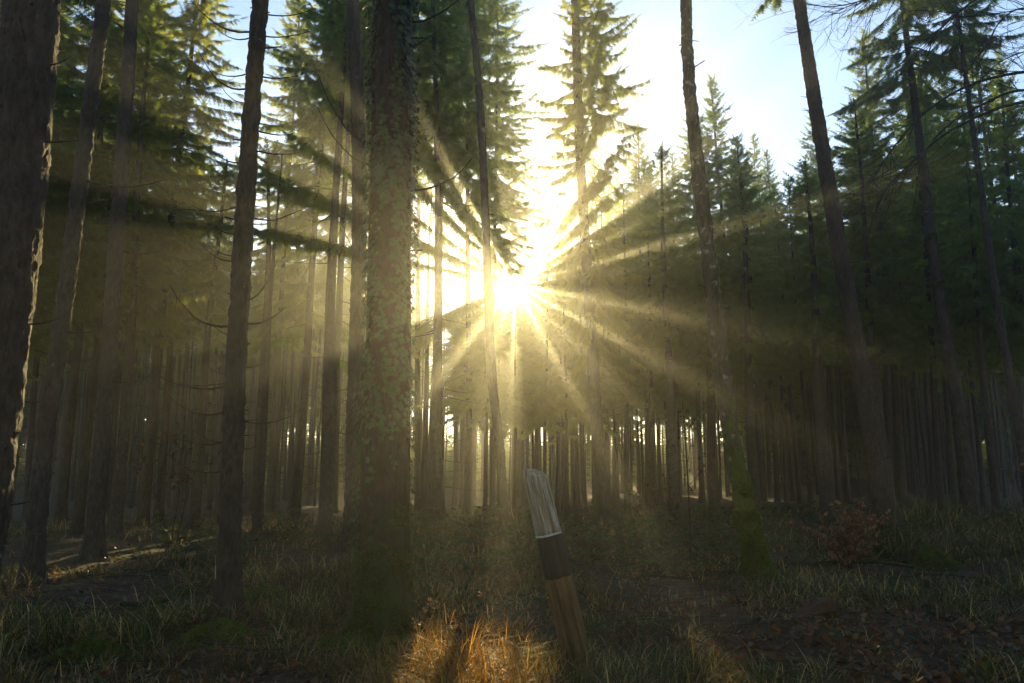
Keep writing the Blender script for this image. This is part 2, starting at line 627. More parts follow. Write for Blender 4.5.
SPEC += [
    (300, -150, 315, 24, 0.3, 'tall dense spruce midway between the snag trunk and the ivy-covered trunk'),
    (338, -90, 300, 30, 0.28, 'tall spruce close left of the pale straight trunk, deeper in the stand'),
    (276, -50, 325, 34, 0.28, 'tall spruce just right of the snag trunk, deeper in the stand'),
    (152, -180, 300, 21, 0.3, 'tall dense spruce left of the gap of blue sky at upper left'),
    (72, -150, 320, 22, 0.3, 'tall spruce seen between the two slender left trunks'),
    (116, -60, 310, 29, 0.3, 'tall spruce behind the second slender left trunk'),
    (184, 100, 330, 38, 0.26, 'lower spruce whose tip shows in the blue gap left of the snag trunk'),
    (216, 165, 340, 42, 0.24, 'low spruce in the blue gap just left of the snag trunk'),
    (18, -120, 320, 25, 0.3, 'tall spruce directly behind the thick edge trunk'),
    (420, -160, 300, 34, 0.28, 'tall spruce just right of the ivy-covered trunk, deep in the stand'),
    (380, -160, 290, 27, 0.28, 'tall spruce hidden mostly by the ivy-covered trunk'),
    (434, -260, 320, 24, 0.3, 'dark spruce with hanging boughs right of the ivy-covered trunk'),
    (468, -120, 235, 29, 0.28, 'dark spruce crown hanging above and left of the sun'),
    (493, -60, 262, 31, 0.26, 'dark spruce crown bordering the bright gap above the sun'),
    (556, 240, 400, 32, 0.22, 'young spruce immediately right of the sun'),
    (537, 288, 400, 42, 0.18, 'low young spruce just below and right of the sun'),
    (583, 235, 390, 26, 0.2, 'young spruce just in front of the pale sunlit spruce trunk'),
    (572, 205, 380, 41, 0.24, 'young spruce behind the pale sunlit spruce trunk'),
    (522, 303, 410, 37, 0.16, 'small dark spruce just under the sun'),
    (498, 306, 400, 30, 0.16, 'small dark spruce below and left of the sun'),
    (625, 190, 385, 30, 0.26, 'dark spruce close behind the pale sunlit spruce, on its right'),
    (544, 258, 400, 25, 0.14, 'slender young spruce whose tip touches the right side of the sun'),
    (533, 296, 410, 29, 0.14, 'small young spruce whose tip reaches up under the sun'),
    (486, 292, 400, 22, 0.14, 'small young spruce between the ivy-covered trunk and the thin curving trunk'),
    (474, 200, 330, 40, 0.2, 'distant spruce showing through left of the sun'),
    (596, 228, 390, 33, 0.2, 'young spruce wedged behind the pale sunlit spruce'),
    (514, 304, 410, 25, 0.14, 'small spruce directly under the sun, nearest of its cluster'),
    (606, 215, 380, 27, 0.22, 'dark young spruce just right of the pale sunlit trunk'),
    (650, 200, 375, 26, 0.24, 'dark young spruce left of the mossy trunk, nearer than the tall ones'),
    (566, 262, 395, 24, 0.16, 'low dark young spruce in front of the gap right of the sun'),
    (462, 285, 400, 35, 0.18, 'small spruce left of the thin curving trunk'),
]
for px, ty, by, d, dia, lab in SPEC:
    x = at(px, 400, d)[0]
    placed.append((x, d))
    spruce(x, d, height_at(ty, d), height_at(by, d), lab, None, light=px in (72, 152, 338, 276, 216, 420), dia=dia, wide=1.2 if 470 < px < 670 and ty > 150 else 1.0, thick=470 < px < 670 and ty > 195)

# thicket of young spruces under the sun
g0 = random.Random(44)
n_th = 0
while n_th < 22:
    px = g0.uniform(440, 640)
    d = g0.uniform(27, 52)
    x = at(px, 400, d)[0]
    if not free(x, d, 1.0):
        continue
    ty = np.interp(px, [440, 470, 490, 505, 522, 536, 552, 570, 600, 640], [262, 272, 290, 303, 305, 294, 264, 240, 225, 215]) + g0.uniform(-3, 10)
    placed.append((x, d))
    spruce(x, d, height_at(ty, d), height_at(388 + g0.uniform(-40, 35), d), 'young spruce in the dark thicket below the sun', 'young spruces of the thicket below the sun', dia=0.14, wide=1.25, thick=True)
    n_th += 1

# dense stand
random.seed(21)
count = {}
tries = 0
NST = 0
while NST < 232 and tries < 20000:
    tries += 1
    d = 12 + 60 * random.random() ** 0.8
    hw = 0.76 * d + 3
    x = random.uniform(-hw, hw)
    px = 512 + FPX * x / d
    if d < 17 and 330 < px < 960:
        continue
    if d < 13 + 2.0 * (px > 150) or 195 < px < 262 and d < 17:
        continue
    if 480 < px < 800 and d < 19:
        continue
    if not free(x, d, 1.25 + 0.012 * d):
        continue
    crown_px = 1.6 / d * FPX
    ty = sky_y(px, crown_px * 0.6) + random.uniform(0, 40)
    if d > 29 and 40 < px < 480 and random.random() < 0.8:
        ty = max(ty, min(300, 150 + (d - 29) * 7 + random.uniform(-40, 40)))
    H = min(random.uniform(18, 25), height_at(ty, d))
    by = np.interp(px, BASE[:, 0], BASE[:, 1]) + random.uniform(-45, 25)
    hb = height_at(by, d)
    hb = min(max(hb, 4.5), H * 0.72)
    if H < 6.5:
        continue
    if -1.3 < x - d * 0.004 < 0.6 and H > 0.24 * (d - 6):
        continue
    placed.append((x, d))
    gi = [g for g in GAPS if g[0] <= px][-1][1]
    row = 'front row' if d < 26 else ('middle' if d < 45 else 'deep part')
    label = f'slim dark spruce, {row}, {gi}'
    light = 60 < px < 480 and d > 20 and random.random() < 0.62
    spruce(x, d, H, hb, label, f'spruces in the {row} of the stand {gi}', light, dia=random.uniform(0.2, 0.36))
    NST += 1
print('stand trees', NST, 'tries', tries)

# far wood behind the stand: one mass
def far_wood():
    tr, cr = MB(), MB()
    tv = []
    base = CROWNS[(7, 0)], CROWNS[(10, 1)], CROWNS[(13, 0)]
    arr = []
    for me in base:
        v = np.zeros(len(me.vertices) * 3, np.float32)
        me.vertices.foreach_get('co', v)
        ln = len(v) // 3
        nf = len(me.polygons)
        arr.append(me)
    g = np.random.default_rng(77)
    root = link('far_wood', None)
    tag(root, kind='stuff')
    for i in range(360):
        d = g.uniform(60, 91)
        px = g.uniform(-60, 1084)
        if any(abs(px - a) < b for a, b in ((330, 8), (402, 9), (437, 16), (640, 30), (690, 14), (500, 14))):
            continue
        x = (px - 512) / FPX * d
        ty = sky_y(px, 12) + g.uniform(0, 60)
        if 20 < px < 490:
            ty = max(ty, 280 + g.uniform(0, 50))
        H = min(g.uniform(16, 24), height_at(ty, d))
        if H < 6:
            continue
        z = float(ground_z(x, d)) - 0.1
        hb = min(g.uniform(5, 10) if 270 < px < 730 else g.uniform(2, 8), H * 0.6)
        k = [4, 7, 10, 13, 16][int(np.argmin([abs(q - (H - hb)) for q in (4, 7, 10, 13, 16)]))]
        link('wood_trunk', TRUNKS[i % 6], root, (x, d, z), (0, 0, g.uniform(0, 6)), (0.9, 0.9, H / 20))
        sc = (H - hb) / k
        link('wood_crown', CROWNS[(k, i % 2)], root, (x, d, z + hb), (0, 0, g.uniform(0, 6)), (1.15, 1.15, sc))
    for i in range(520):
        d = g.uniform(40, 91)
        px = g.uniform(-40, 1064)
        if abs(px - 330) < 5 or abs(px - 640) < 4:
            continue
        x = (px - 512) / FPX * d
        if not free(x, d, 0.7) or (-1.0 < x - d * 0.004 < 0.3):
            continue
        H = min(g.uniform(9, 17), height_at(sky_y(px, 4) + 40, d))
        if H > 4:
            link('wood_trunk', TRUNKS[i % 6], root, (x, d, float(ground_z(x, d)) - 0.1), (g.normal(0, 0.015), g.normal(0, 0.015), g.uniform(0, 6)), (0.55, 0.55, H / 20))
    for i in range(300):
        d = g.uniform(62, 91)
        px = g.uniform(-30, 1054)
        if abs(px - 330) < 7:
            continue
        x = (px - 512) / FPX * d
        sc = g.uniform(0.35, 1.15)
        link('wood_crown', CROWNS[(4, i % 2)], root, (x, d, float(ground_z(x, d)) - 0.1), (0, 0, g.uniform(0, 6)), (sc * 1.2, sc * 1.2, sc))
far_wood()

# ------------------------------------------------------------------ foreground trunks
def fg_trunk(keys, d0, radii, m, seed, name='trunk', extra_h=14.0, n=48, flare=0.75, rough=0.014, knobs=()):
    """keys: pixel polyline top->bottom reversed (bottom first) with distances; returns base, mesh, axis"""
    P = [at(px, py, d) for px, py, d in keys]
    base = P[0].copy()
    gz = float(ground_z(base[0], base[1]))
    base = np.array([base[0], base[1], gz])
    P[0] = base
    top = P[-1]
    dirv = norm(P[-1] - P[-2])
    P.append(top + dirv * extra_h * 0.5)
    P.append(top + dirv * extra_h)
    rads = list(radii) + [radii[-1] * 0.75, radii[-1] * 0.25]
    pts = smooth_path(P, 420)
    # resample: dense in the lower part
    seg = np.concatenate([[0], np.cumsum(np.linalg.norm(np.diff(pts, axis=0), axis=1))])
    tot = seg[-1]
    vis = tot - extra_h
    s = np.concatenate([np.linspace(0, vis + 1, 330), np.linspace(vis + 1.3, tot, 30)])
    pts = np.stack([np.interp(s, seg, pts[:, c]) for c in range(3)], -1)
    kd = [np.linalg.norm(p - P[0]) for p in P]
    rad = np.interp(np.linalg.norm(pts - P[0], axis=1), kd, rads)
    h = pts[:, 2] - gz
    rad = rad * (1 + flare * np.exp(-np.clip(h, 0, 50) / 0.22))
    for kh, amp, wd in knobs:
        rad = rad * (1 + amp * np.exp(-((h - kh) / wd) ** 2))
    pts = pts - base
    pts[:, 2] -= 0.06
    mb = MB()

    def disp(v, a):
        q = v.copy()
        base_n = fbm(q * np.array([20, 20, 11]), seed, 4)
        ridges = -np.abs(fbm(q * np.array([30, 30, 12]), seed + 50, 3))
        root = np.exp(-np.clip(q[..., 2], 0, 9) / 0.25) * 0.085 * np.cos(a * 5 + seed)[None, :]
        return rough * (0.9 * base_n + 1.3 * ridges + 0.5) + root * min(1, rads[0] * 5)
    tube(mb, pts, rad, n, disp=disp)
    gg = np.random.default_rng(seed + 900)
    for i in range(26):
        j = gg.integers(12, 325)
        a = gg.uniform(0, 6.283)
        o_ = np.array([math.cos(a), math.sin(a), gg.uniform(-0.3, 0.5)])
        l = rad[j] + gg.choice([0.03, 0.06, 0.14]) * gg.uniform(0.7, 1.3)
        rs = gg.uniform(0.005, 0.011)
        tube(mb, pts[j] + o_ * np.array([rad[j] * 0.7, rad[j] * 0.95, rad[j] + 0.01, l])[:, None], [rs * 2.6, rs * 1.8, rs, rs * 0.7], 7)
    return base, mb.mesh(name, m, True), pts, rad


def snag(mb, p0, dirv, ln, r, g, up=0.3, twigs=0, droop=0.3):
    s = np.linspace(0, 1, 9)
    dirv = norm(np.asarray(dirv, float))
    p = p0 + dirv * (s * ln)[:, None]
    p[:, 2] += ln * (-droop * s * (1 - 0.2 * s) + (up + droop * 0.8) * s ** 2.4)
    p += np.cumsum(g.normal(0, 0.012 * ln, (9, 3)), 0) * s[:, None]
    tube(mb, p, np.linspace(r, r * 0.25, 9), 6)
    for i in range(twigs):
        j = g.integers(3, 8)
        dd = norm(dirv + g.normal(0, 0.6, 3))
        q = p[j] + dd * (np.linspace(0, 1, 5) * ln * g.uniform(0.12, 0.35))[:, None]
        q[:, 2] += np.linspace(0, 1, 5) ** 2 * g.uniform(-0.05, 0.08) * ln
        tube(mb, q, np.linspace(r * 0.4, r * 0.12, 5), 4)
    return p


def axis_at(pts, h):
    i = int(np.argmin(np.abs(pts[:, 2] - h)))
    return pts[i]


def fg_tree(name, keys, radii, m, seed, label, crown=None, snags=(), **kw):
    base, me, pts, rad = fg_trunk(keys, None, radii, m, seed, **kw)
    o = empty(name, base, label, 'tree')
    link('trunk', me, o)
    g = np.random.default_rng(seed + 5)
    for (py, side, ln, r, up, tw) in snags:
        d = keys[0][2]
        hh = at(512, py, d)[2] - base[2]
        p0 = axis_at(pts, hh)
        mb = MB()
        dv = np.array([side, g.uniform(-0.3, 0.3), 0.0])
        r, ln = r * 1.35, ln * 1.15
        snag(mb, p0, dv, ln, r, g, up, tw)
        link('dead_branch', mb.mesh('dead_branch', M['twig'], True), o)
    if crown:
        ck, sc, frac = crown
        tp = pts[int(len(pts) * frac)]
        link('crown', CROWNS[ck], o, tuple(tp), (0, 0, 1.0 + seed), (sc, sc, sc))
    return o, pts, rad, base


fg_tree('spruce_tree', [(-62, 690, 5.0), (-26, 500, 5.0), (2, 300, 5.0), (22, 130, 5.0), (36, -40, 5.0)], [0.21, 0.2, 0.19, 0.18, 0.17], M['bark_big'], 3,
        'thick dark rough-barked spruce trunk cut off by the left margin', crown=((13, 0), 1.0, 0.95), n=72,
        snags=[(65, 1, 0.3, 0.008, 0.1, 0), (135, 1, 0.35, 0.008, 0.0, 0), (240, 1, 0.14, 0.01, 0.2, 0), (318, 1, 0.4, 0.007, 0.2, 0)])
fg_tree('spruce_tree', [(31, 578, 9.8), (45, 440, 9.8), (62, 320, 9.8), (83, 160, 9.8), (105, -10, 9.8)], [0.115, 0.107, 0.1, 0.094, 0.09], M['bark'], 4,
        'slender spruce trunk leaning right, just right of the thick edge trunk', crown=((10, 0), 1.0, 0.965), snags=[(180, 1, 0.9, 0.012, 0.1, 2), (330, 1, 0.8, 0.01, 0.3, 2), (400, -1, 0.6, 0.01, 0.2, 1)])
fg_tree('spruce_tree', [(92, 562, 12.5), (104, 420, 12.5), (116, 250, 12.5), (126, 110, 12.5), (133, -10, 12.5)], [0.14, 0.132, 0.122, 0.113, 0.105], M['bark'], 5,
        'straight spruce trunk second in from the thick edge trunk', crown=((13, 1), 1.0, 0.97), snags=[(250, 1, 0.7, 0.012, 0.1, 1), (380, 1, 0.9, 0.01, 0.2, 2)])
SN = [(30, -1, 0.7, .009, .5, 1), (75, 1, 0.45, .008, .1, 0), (88, -1, 0.55, .009, .6, 0), (128, 1, 0.4, .009, .0, 0), (150, 1, 0.5, .008, -.1, 0), (163, -1, 0.35, .008, .3, 0), (215, 1, 0.5, .009, .2, 0),
      (232, -1, 0.25, .008, .2, 0), (255, -1, 0.3, .008, .3, 0), (322, 1, 0.38, .011, .35, 0), (325, -1, 0.62, .012, .6, 1), (300, 1, 0.32, .009, 1.1, 0), (365, 1, 0.3, .009, .3, 0), (372, -1, 0.3, .008, .3, 0),
      (383, -1, 0.85, .011, .3, 1), (410, -1, 0.75, .01, .4, 1), (440, -1, 0.3, .008, .2, 0)]
gs = random.Random(9)
SN += [(gs.uniform(10, 470), gs.choice([-1, 1]), gs.uniform(0.2, 0.6), .007, gs.uniform(-.1, .7), gs.choice([0, 0, 1])) for _ in range(16)]
o, snag_pts, _, _ = fg_tree('spruce_tree', [(228, 611, 7.4), (233, 440, 7.4), (241, 280, 7.4), (251, 120, 7.4), (262, -20, 7.4)], [0.106, 0.101, 0.093, 0.086, 0.08], M['bark'], 6,
                            'spruce trunk with many bare snag branches left of the ivy-covered trunk', crown=((10, 1), 1.0, 0.95), snags=SN, n=56)
# ivy tree
ivy_o, ipts, irad, ibase = fg_tree('spruce_tree', [(383, 622, 6.9), (386, 450, 6.9), (389, 300, 6.9), (391, 150, 6.9), (393, -30, 6.9)], [0.225, 0.21, 0.197, 0.187, 0.175], M['bark_ivy'], 7,
                                   'stout spruce trunk clad in climbing ivy, moss at its foot', crown=((13, 1), 1.1, 0.95), n=80,
                                   snags=[(20, 1, 0.75, .011, .5, 1), (45, 1, 0.4, .009, .2, 1), (140, -1, 0.7, .012, 1.0, 0), (165, -1, 0.65, .01, .7, 0), (188, 1, 0.75, .011, .25, 0), (95, 1, 0.2, .01, .1, 0), (255, 1, 0.25, .01, .9, 0), (250, 1, 0.22, .009, .3, 0), (330, 1, 0.2, .008, .2, 0)])
fg_tree('spruce_tree', [(352, 545, 13.5), (355, 400, 13.5), (359, 250, 13.5), (358, 110, 13.5), (352, -10, 13.5)], [0.15, 0.142, 0.135, 0.128, 0.12], M['bark'], 8,
        'pale straight spruce trunk close on the left of the ivy-covered trunk', crown=((13, 0), 1.0, 0.955))
fg_tree('spruce_tree', [(505, 538, 16.0), (500, 450, 16.0), (491, 360, 16.0), (486, 230, 16.0), (480, 100, 16.0), (470, -10, 16.0)], [0.1, 0.1, 0.095, 0.09, 0.085, 0.075], M['bark'], 9,
        'thin curving spruce trunk crossing just left of the sun', crown=((7, 0), 0.9, 0.955), n=24, extra_h=8)
moss_o, mpts, mrad, mbase = fg_tree('mossy_tree', [(760, 580, 9.4), (738, 470, 9.4), (722, 370, 9.4), (706, 230, 9.4), (690, 90, 9.4), (685, -15, 9.4)], [0.122, 0.108, 0.098, 0.09, 0.08, 0.07], M['bark_moss'], 10,
                                    'leaning moss-covered trunk with a knob near its top, moss thick at the foot', extra_h=5, n=56, flare=0.9, knobs=[(5.05, 0.22, 0.12)])
lean_o, lpts, lrad, lbase = fg_tree('spruce_tree', [(889, 545, 13.4), (872, 430, 13.4), (845, 280, 13.4), (818, 120, 13.4), (797, -15, 13.4)], [0.162, 0.156, 0.143, 0.125, 0.105], M['bark_big'], 12,
                                    'bare reddish-brown spruce trunk leaning left, in front of the dark right-hand spruces', crown=((7, 1), 1.0, 0.893), n=48,
                                    snags=[(30, -1, 0.3, .01, .0, 0), (95, -1, 0.2, .009, .1, 0), (100, 1, 0.15, .009, .1, 0), (150, 1, 0.2, .009, .3, 0), (215, 1, 0.4, .009, .3, 0), (260, 1, 0.5, .009, .2, 1), (300, 1, 0.4, .008, .3, 0)])
fg_tree('spruce_tree', [(972, 505, 18), (957, 400, 18), (937, 280, 18), (922, 160, 18)], [0.16, 0.15, 0.13, 0.1], M['bark'], 13,
        'slim trunk leaning left behind and right of the reddish-brown leaning trunk', crown=((7, 0), 1.0, 0.93), n=24, extra_h=6)
fg_tree('spruce_tree', [(1030, 480, 16), (1012, 390, 16), (995, 290, 16), (980, 180, 16)], [0.09, 0.085, 0.08, 0.06], M['bark'], 14,
        'thin pale trunk leaning left near the right margin', crown=((7, 0), 0.7, 0.95), n=20, extra_h=6)
pale_o, ppts, prad, pbase = fg_tree('spruce_tree', [(607, 520, 21), (597, 420, 21), (589, 300, 21), (580, 150, 21), (575, 0, 21)], [0.19, 0.175, 0.155, 0.14, 0.12], M['bark'], 15,
                                    'tall slender pale-crowned spruce lit by the sun, right of the bright gap', n=24, extra_h=8)
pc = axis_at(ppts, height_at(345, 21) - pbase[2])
link('crown', CROWN_BACKLIT[(16, 0)], pale_o, tuple(pc), (0, R(-2.5), 2.0), (0.82, 0.82, 1.12))
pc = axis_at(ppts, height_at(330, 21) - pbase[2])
link('crown', CROWN_BACKLIT[(16, 1)], pale_o, tuple(pc), (0, R(-2.5), 4.4), (0.62, 0.62, 1.1))


# unseen wood added behind the viewer to shade the clearing
root = link('shade_wood_behind', None)
tag(root, kind='stuff')
g = np.random.default_rng(31)
for i in range(115):
    x, y = g.uniform(-34, 34), g.uniform(-27, 9)
    if y > -13 and abs(x) < 0.8 * max(y, 0) + 13:
        continue
    H = g.uniform(19, 26)
    hb = g.uniform(4, 9)
    z = float(ground_z(x, y)) - 0.1
    link('wood_trunk', TRUNKS[i % 6], root, (x, y, z), (0, 0, g.uniform(0, 6)), (1.1, 1.1, H / 20))
    k = 16 if H - hb > 14.5 else 13
    link('wood_crown', CROWNS[(k, i % 2)], root, (x, y, z + hb), (0, 0, g.uniform(0, 6)), (1.2, 1.2, (H - hb) / k))

# ================================================================== ivy on the stout trunk
g = np.random.default_rng(8)
lobes = [(0, 0), (0.28, -0.42), (0.36, -0.12), (0.55, -0.5), (0.62, -0.16), (1.0, 0.0), (0.62, 0.16), (0.55, 0.5), (0.36, 0.12), (0.28, 0.42)]
LV = np.array([(x, y, -0.25 * abs(y)) for x, y in lobes])
LF = [(0, 1, 2), (2, 3, 4), (4, 5, 6), (6, 7, 8), (8, 9, 0), (0, 2, 4), (0, 4, 6), (0, 6, 8)]
mb, st = MB(), MB()
hmax = 7.5
for i in range(26):
    a = g.uniform(0, 6.28)
    h0, h1 = g.uniform(0, 1.5), g.uniform(4, 7.5)
    hh = np.linspace(h0, h1, 60)
    aa = a + 0.25 * np.cumsum(g.normal(0, 0.25, 60))
    ax = np.stack([np.interp(hh, ipts[:, 2], ipts[:, c]) for c in range(3)], -1)
    rr = np.interp(hh, ipts[:, 2], irad) + 0.008
    tube(st, ax + np.stack([np.cos(aa), np.sin(aa), aa * 0], -1) * rr[:, None], np.linspace(0.007, 0.003, 60), 5)
NL = 9500
hh = g.uniform(0, 1, NL) ** 0.8 * 7.2 + 0.5
aa = g.uniform(0, 6.283, NL)
q = np.stack([np.cos(aa) * 1.6, np.sin(aa) * 1.6, hh * 0.9], -1)
dens = fbm(q * 1.6, 4, 3) + np.clip((hh - 1.5) * 0.14, -0.5, 0.42)
ok = dens > 0.3 - 0.35 * (np.abs(np.cos(aa)) > 0.8)
hh, aa = hh[ok], aa[ok]
for h, a in zip(hh, aa):
    ax = np.array([np.interp(h, ipts[:, 2], ipts[:, c]) for c in range(3)])
    r = np.interp(h, ipts[:, 2], irad) + g.uniform(0.0, 0.07) ** 1.0 * (0.6 + 0.8 * abs(math.cos(a * 3 + h)))
    out = np.array([math.cos(a), math.sin(a), 0])
    tang = np.array([-math.sin(a), math.cos(a), 0])
    dn = norm(np.array([0, 0, -1.0]) * g.uniform(0.4, 1) + tang * g.normal(0, 0.6) + out * g.uniform(0.1, 0.6))
    sd = norm(np.cross(dn, out) + 1e-3)
    nn = np.cross(sd, dn)
    sz = g.uniform(0.036, 0.08)
    mb.add(ax + out * r + (LV[:, :1] * dn + LV[:, 1:2] * sd + LV[:, 2:] * nn) * sz, LF)
link('ivy', mb.mesh('ivy', M['ivy']), ivy_o)
link('ivy_stems', st.mesh('ivy_stems', M['twig'], True), ivy_o)


# ================================================================== moss
def moss_blades(n, pos, nrm, g, ln=0.025, col=(0.07, 0.1, 0.015)):
    d = norm(nrm + g.normal(0, 0.55, (n, 3)))
    sd = norm(np.cross(d, g.normal(0, 1, (n, 3))))
    l = ln * g.uniform(0.5, 1.4, (n, 1))
    wv = 0.2 * l
    v = np.stack([pos - sd * wv, pos + sd * wv, pos + d * l], 1).reshape(-1, 3)
    f = np.arange(3 * n).reshape(-1, 3)
    c = np.array(col) * g.uniform(0.5, 1.5, (n, 1)) * np.array([1, 1, 1]) + g.normal(0, 0.006, (n, 1)) * np.array([1, 0.4, 0])
    return v, f, np.repeat(np.clip(c, 0.004, 1), 3, 0)


def moss_on_trunk(o, pts, rad, h0, h1, n, g, ln, cut, col):
    h = h0 + (h1 - h0) * g.random(n) ** 2.2
    a = g.uniform(0, 6.283, n)
    ax = np.stack([np.interp(h, pts[:, 2], pts[:, c]) for c in range(3)], -1)
    r = np.interp(h, pts[:, 2], rad)
    out = np.stack([np.cos(a), np.sin(a), np.zeros(n)], -1)
    p = ax + out * r[:, None]
    lump = fbm(p * 7, 41, 3)
    keep = lump > cut + 1.25 * (h - h0) / (h1 - h0) - 0.15 * out[:, 0]
    p = p + out * (np.clip(lump + 0.4, 0, 1) * 0.022)[:, None]
    mb = MB()
    v, f, c = moss_blades(int(keep.sum()), p[keep], out[keep], g, ln, col)
    mb.add(v, f, None, c)
    link('moss', mb.mesh('moss', M['mossfuzz']), o)


moss_on_trunk(moss_o, mpts, mrad, 0.0, 2.0, 70000, np.random.default_rng(2), 0.03, -0.55, (0.09, 0.135, 0.016))
moss_on_trunk(ivy_o, ipts, irad, 0.0, 1.6, 30000, np.random.default_rng(3), 0.028, -0.35, (0.06, 0.095, 0.014))
moss_on_trunk(lean_o, lpts, lrad, 0.0, 0.5, 9000, np.random.default_rng(4), 0.03, -0.5, (0.05, 0.075, 0.012))


MOUNDS = []


def moss_mound(px, py, d, wid, hgt, label, n=9000):
    hgt *= 1.5
    MOUNDS.append((at(px, py, d)[0], d, wid))
    g = np.random.default_rng(int(px * 7 + py))
    c = at(px, py, d)
    gz = float(ground_z(c[0], d))
    o = tag(link('moss_mound', None, None, (c[0], d, gz)), label, 'moss')
    th = np.linspace(0, 2 * math.pi, 40, endpoint=False)
    rr = np.linspace(0, 1, 14)
    T, Rr = np.meshgrid(th, rr)
    def hf(x, y):
        r = np.hypot(x / wid, y / (wid * 0.8))
        p = np.stack([x * 9 + px, y * 9, 0 * x], -1)
        return hgt * np.clip(1 - r ** 2, -0.3, 1) * (0.75 + 0.4 * fbm(p, 5, 3)) - 0.03 - 0.05 * np.clip(r, 0, 1) ** 4
    x, y = Rr * wid * np.cos(T), Rr * wid * 0.8 * np.sin(T)
    v = np.stack([x, y, hf(x, y) + ground_z(c[0] + x, d + y) - gz], -1)
    i = np.arange(13)[:, None] * 40
    j = np.arange(40)[None]
    f4 = np.stack([i + j, i + (j + 1) % 40, i + 40 + (j + 1) % 40, i + 40 + j], -1)
    mb = MB()
    mb.add(v, None, f4, (0.035, 0.05, 0.01))
    a, r = g.uniform(0, 6.283, n), np.sqrt(g.random(n))
    bx, by = r * wid * np.cos(a), r * wid * 0.8 * np.sin(a)
    P = np.stack([bx, by, hf(bx, by) + ground_z(c[0] + bx, d + by) - gz], -1)
    keep = P[:, 2] > -0.06
    P = P[keep]
    N = norm(np.stack([bx[keep] / wid, by[keep] / wid, np.full(len(P), 0.9)], -1))
    vv, ff, cc = moss_blades(len(P), P, N, g, 0.03, (0.1, 0.14, 0.02))
    mb.add(vv, ff, None, cc)
    o.data = None
    link('moss_cushion', mb.mesh('moss_cushion', M['mossfuzz']), o)


moss_mound(93, 636, 6.2, 0.4, 0.14, 'broad green moss cushion on the dark ground at lower left')
moss_mound(62, 603, 7.4, 0.3, 0.1, 'small green moss cushion beside the fallen sticks at left', 5000)
moss_mound(222, 624, 6.75, 0.5, 0.1, 'moss cushion at the foot of the trunk with bare snags')
moss_mound(262, 588, 8.4, 0.4, 0.12, 'moss patch between the snag trunk and the ivy-covered trunk', 6000)
moss_mound(935, 566, 10.6, 0.36, 0.2, 'rounded green moss hummock right of the reddish-brown leaning trunk', 7000)
moss_mound(368, 632, 6.6, 0.55, 0.1, 'moss spread around the foot of the ivy-covered trunk', 9000)
moss_mound(775, 584, 9.1, 0.3, 0.1, 'bright moss apron at the foot of the mossy leaning trunk', 6000)
moss_mound(160, 596, 7.8, 0.35, 0.08, 'thin moss patch on the slope left of the snag trunk', 5000)

# ================================================================== grass, litter, brambles
def frustum_points(n, d0, d1, g, power=1.0, marg=1.08):
    d = d0 * (d1 / d0) ** (g.random(n) ** power)
    px = g.uniform(512 - 512 * marg, 512 + 512 * marg, n)
    return px, (px - 512) / FPX * d, d


def trunk_clear(x, d):
    ok = np.ones(len(x), bool)
    for b, r in ((ibase, 0.3), (mbase, 0.2), (lbase, 0.24)):
        ok &= (x - b[0]) ** 2 + (d - b[1]) ** 2 > r * r
    for mx, my, mw_ in MOUNDS:
        ok &= ((x - mx) ** 2 + (d - my) ** 2 > (mw_ * 1.05) ** 2) | (np.sin(x * 91.7 + d * 57.3) > 0.93)
    return ok


g = np.random.default_rng(19)
NT = 15000
px, x, d = frustum_points(NT, 4.2, 26, g, 0.95)
patch = fbm(np.stack([x * 0.6, d * 0.6, 0 * x], -1), 61, 3)
leafy = np.clip((px - 640) / 200, 0, 1) * np.clip((7.4 - d) / 1.2, 0, 1)          # leaf-strewn corner
bare = np.clip((330 - px) / 140, 0, 1) * np.clip((d - 5.4) / 1.0, 0, 1) * 0.8       # dark floor on the left
track = np.exp(-((d - (10.2 + 0.0 * x)) / 0.7) ** 2) * np.clip((px - 740) / 60, 0, 1) * 0.8
pd = np.clip(0.62 + 1.2 * patch - 0.75 * leafy - bare - track, 0.04 + 0.22 * (px > 340) * (leafy < 0.3), 1)
ok = (g.random(NT) < pd) & trunk_clear(x, d)
px, x, d, patch = px[ok], x[ok], d[ok], patch[ok]
nT = len(x)
tall = np.clip((px - 790) / 80, 0, 1) * np.clip((d - 10.8) / 1, 0, 1) + 0.1 * np.exp(-((px - 470) / 70) ** 2) * np.clip((7 - d), 0, 1)
hgt = (0.065 + 0.085 * np.clip(patch + 0.4, 0, 1.4)) * g.uniform(0.6, 1.4, nT) * (1 + 1.4 * np.clip(tall, -0.3, 1))
hgt *= np.where((px < 760) & (d > 9), 1.25, 1)
nb = np.where(d < 8, 34, np.where(d < 13, 18, 11))
ti = np.repeat(np.arange(nT), nb)
N = len(ti)
az = g.uniform(0, 6.283, N)
lean = np.abs(g.normal(0.85, 0.5, N))
inpatch = np.exp(-((px[ti] - 470) / 70) ** 2) * (d[ti] < 7.2)
lean = lean + 0.25 * inpatch
L = hgt[ti] * g.uniform(0.4, 1.7, N) * (1.6 + 0.4 * inpatch)
droop = g.uniform(0.2, 0.95, N)
bx = x[ti] + g.normal(0, 0.05, N) + g.normal(0, 0.02, N) * d[ti] * 0.3
by = d[ti] + g.normal(0, 0.05, N)
bz = ground_z(bx, by) - 0.01
hd = np.stack([np.cos(az), np.sin(az), 0 * az], -1)
sidev = np.stack([-np.sin(az), np.cos(az), 0 * az], -1)
wd = 0.0011 + 0.0016 * g.random(N) + 0.0003 * by
t = np.array([0, 0.33, 0.66, 1.0])
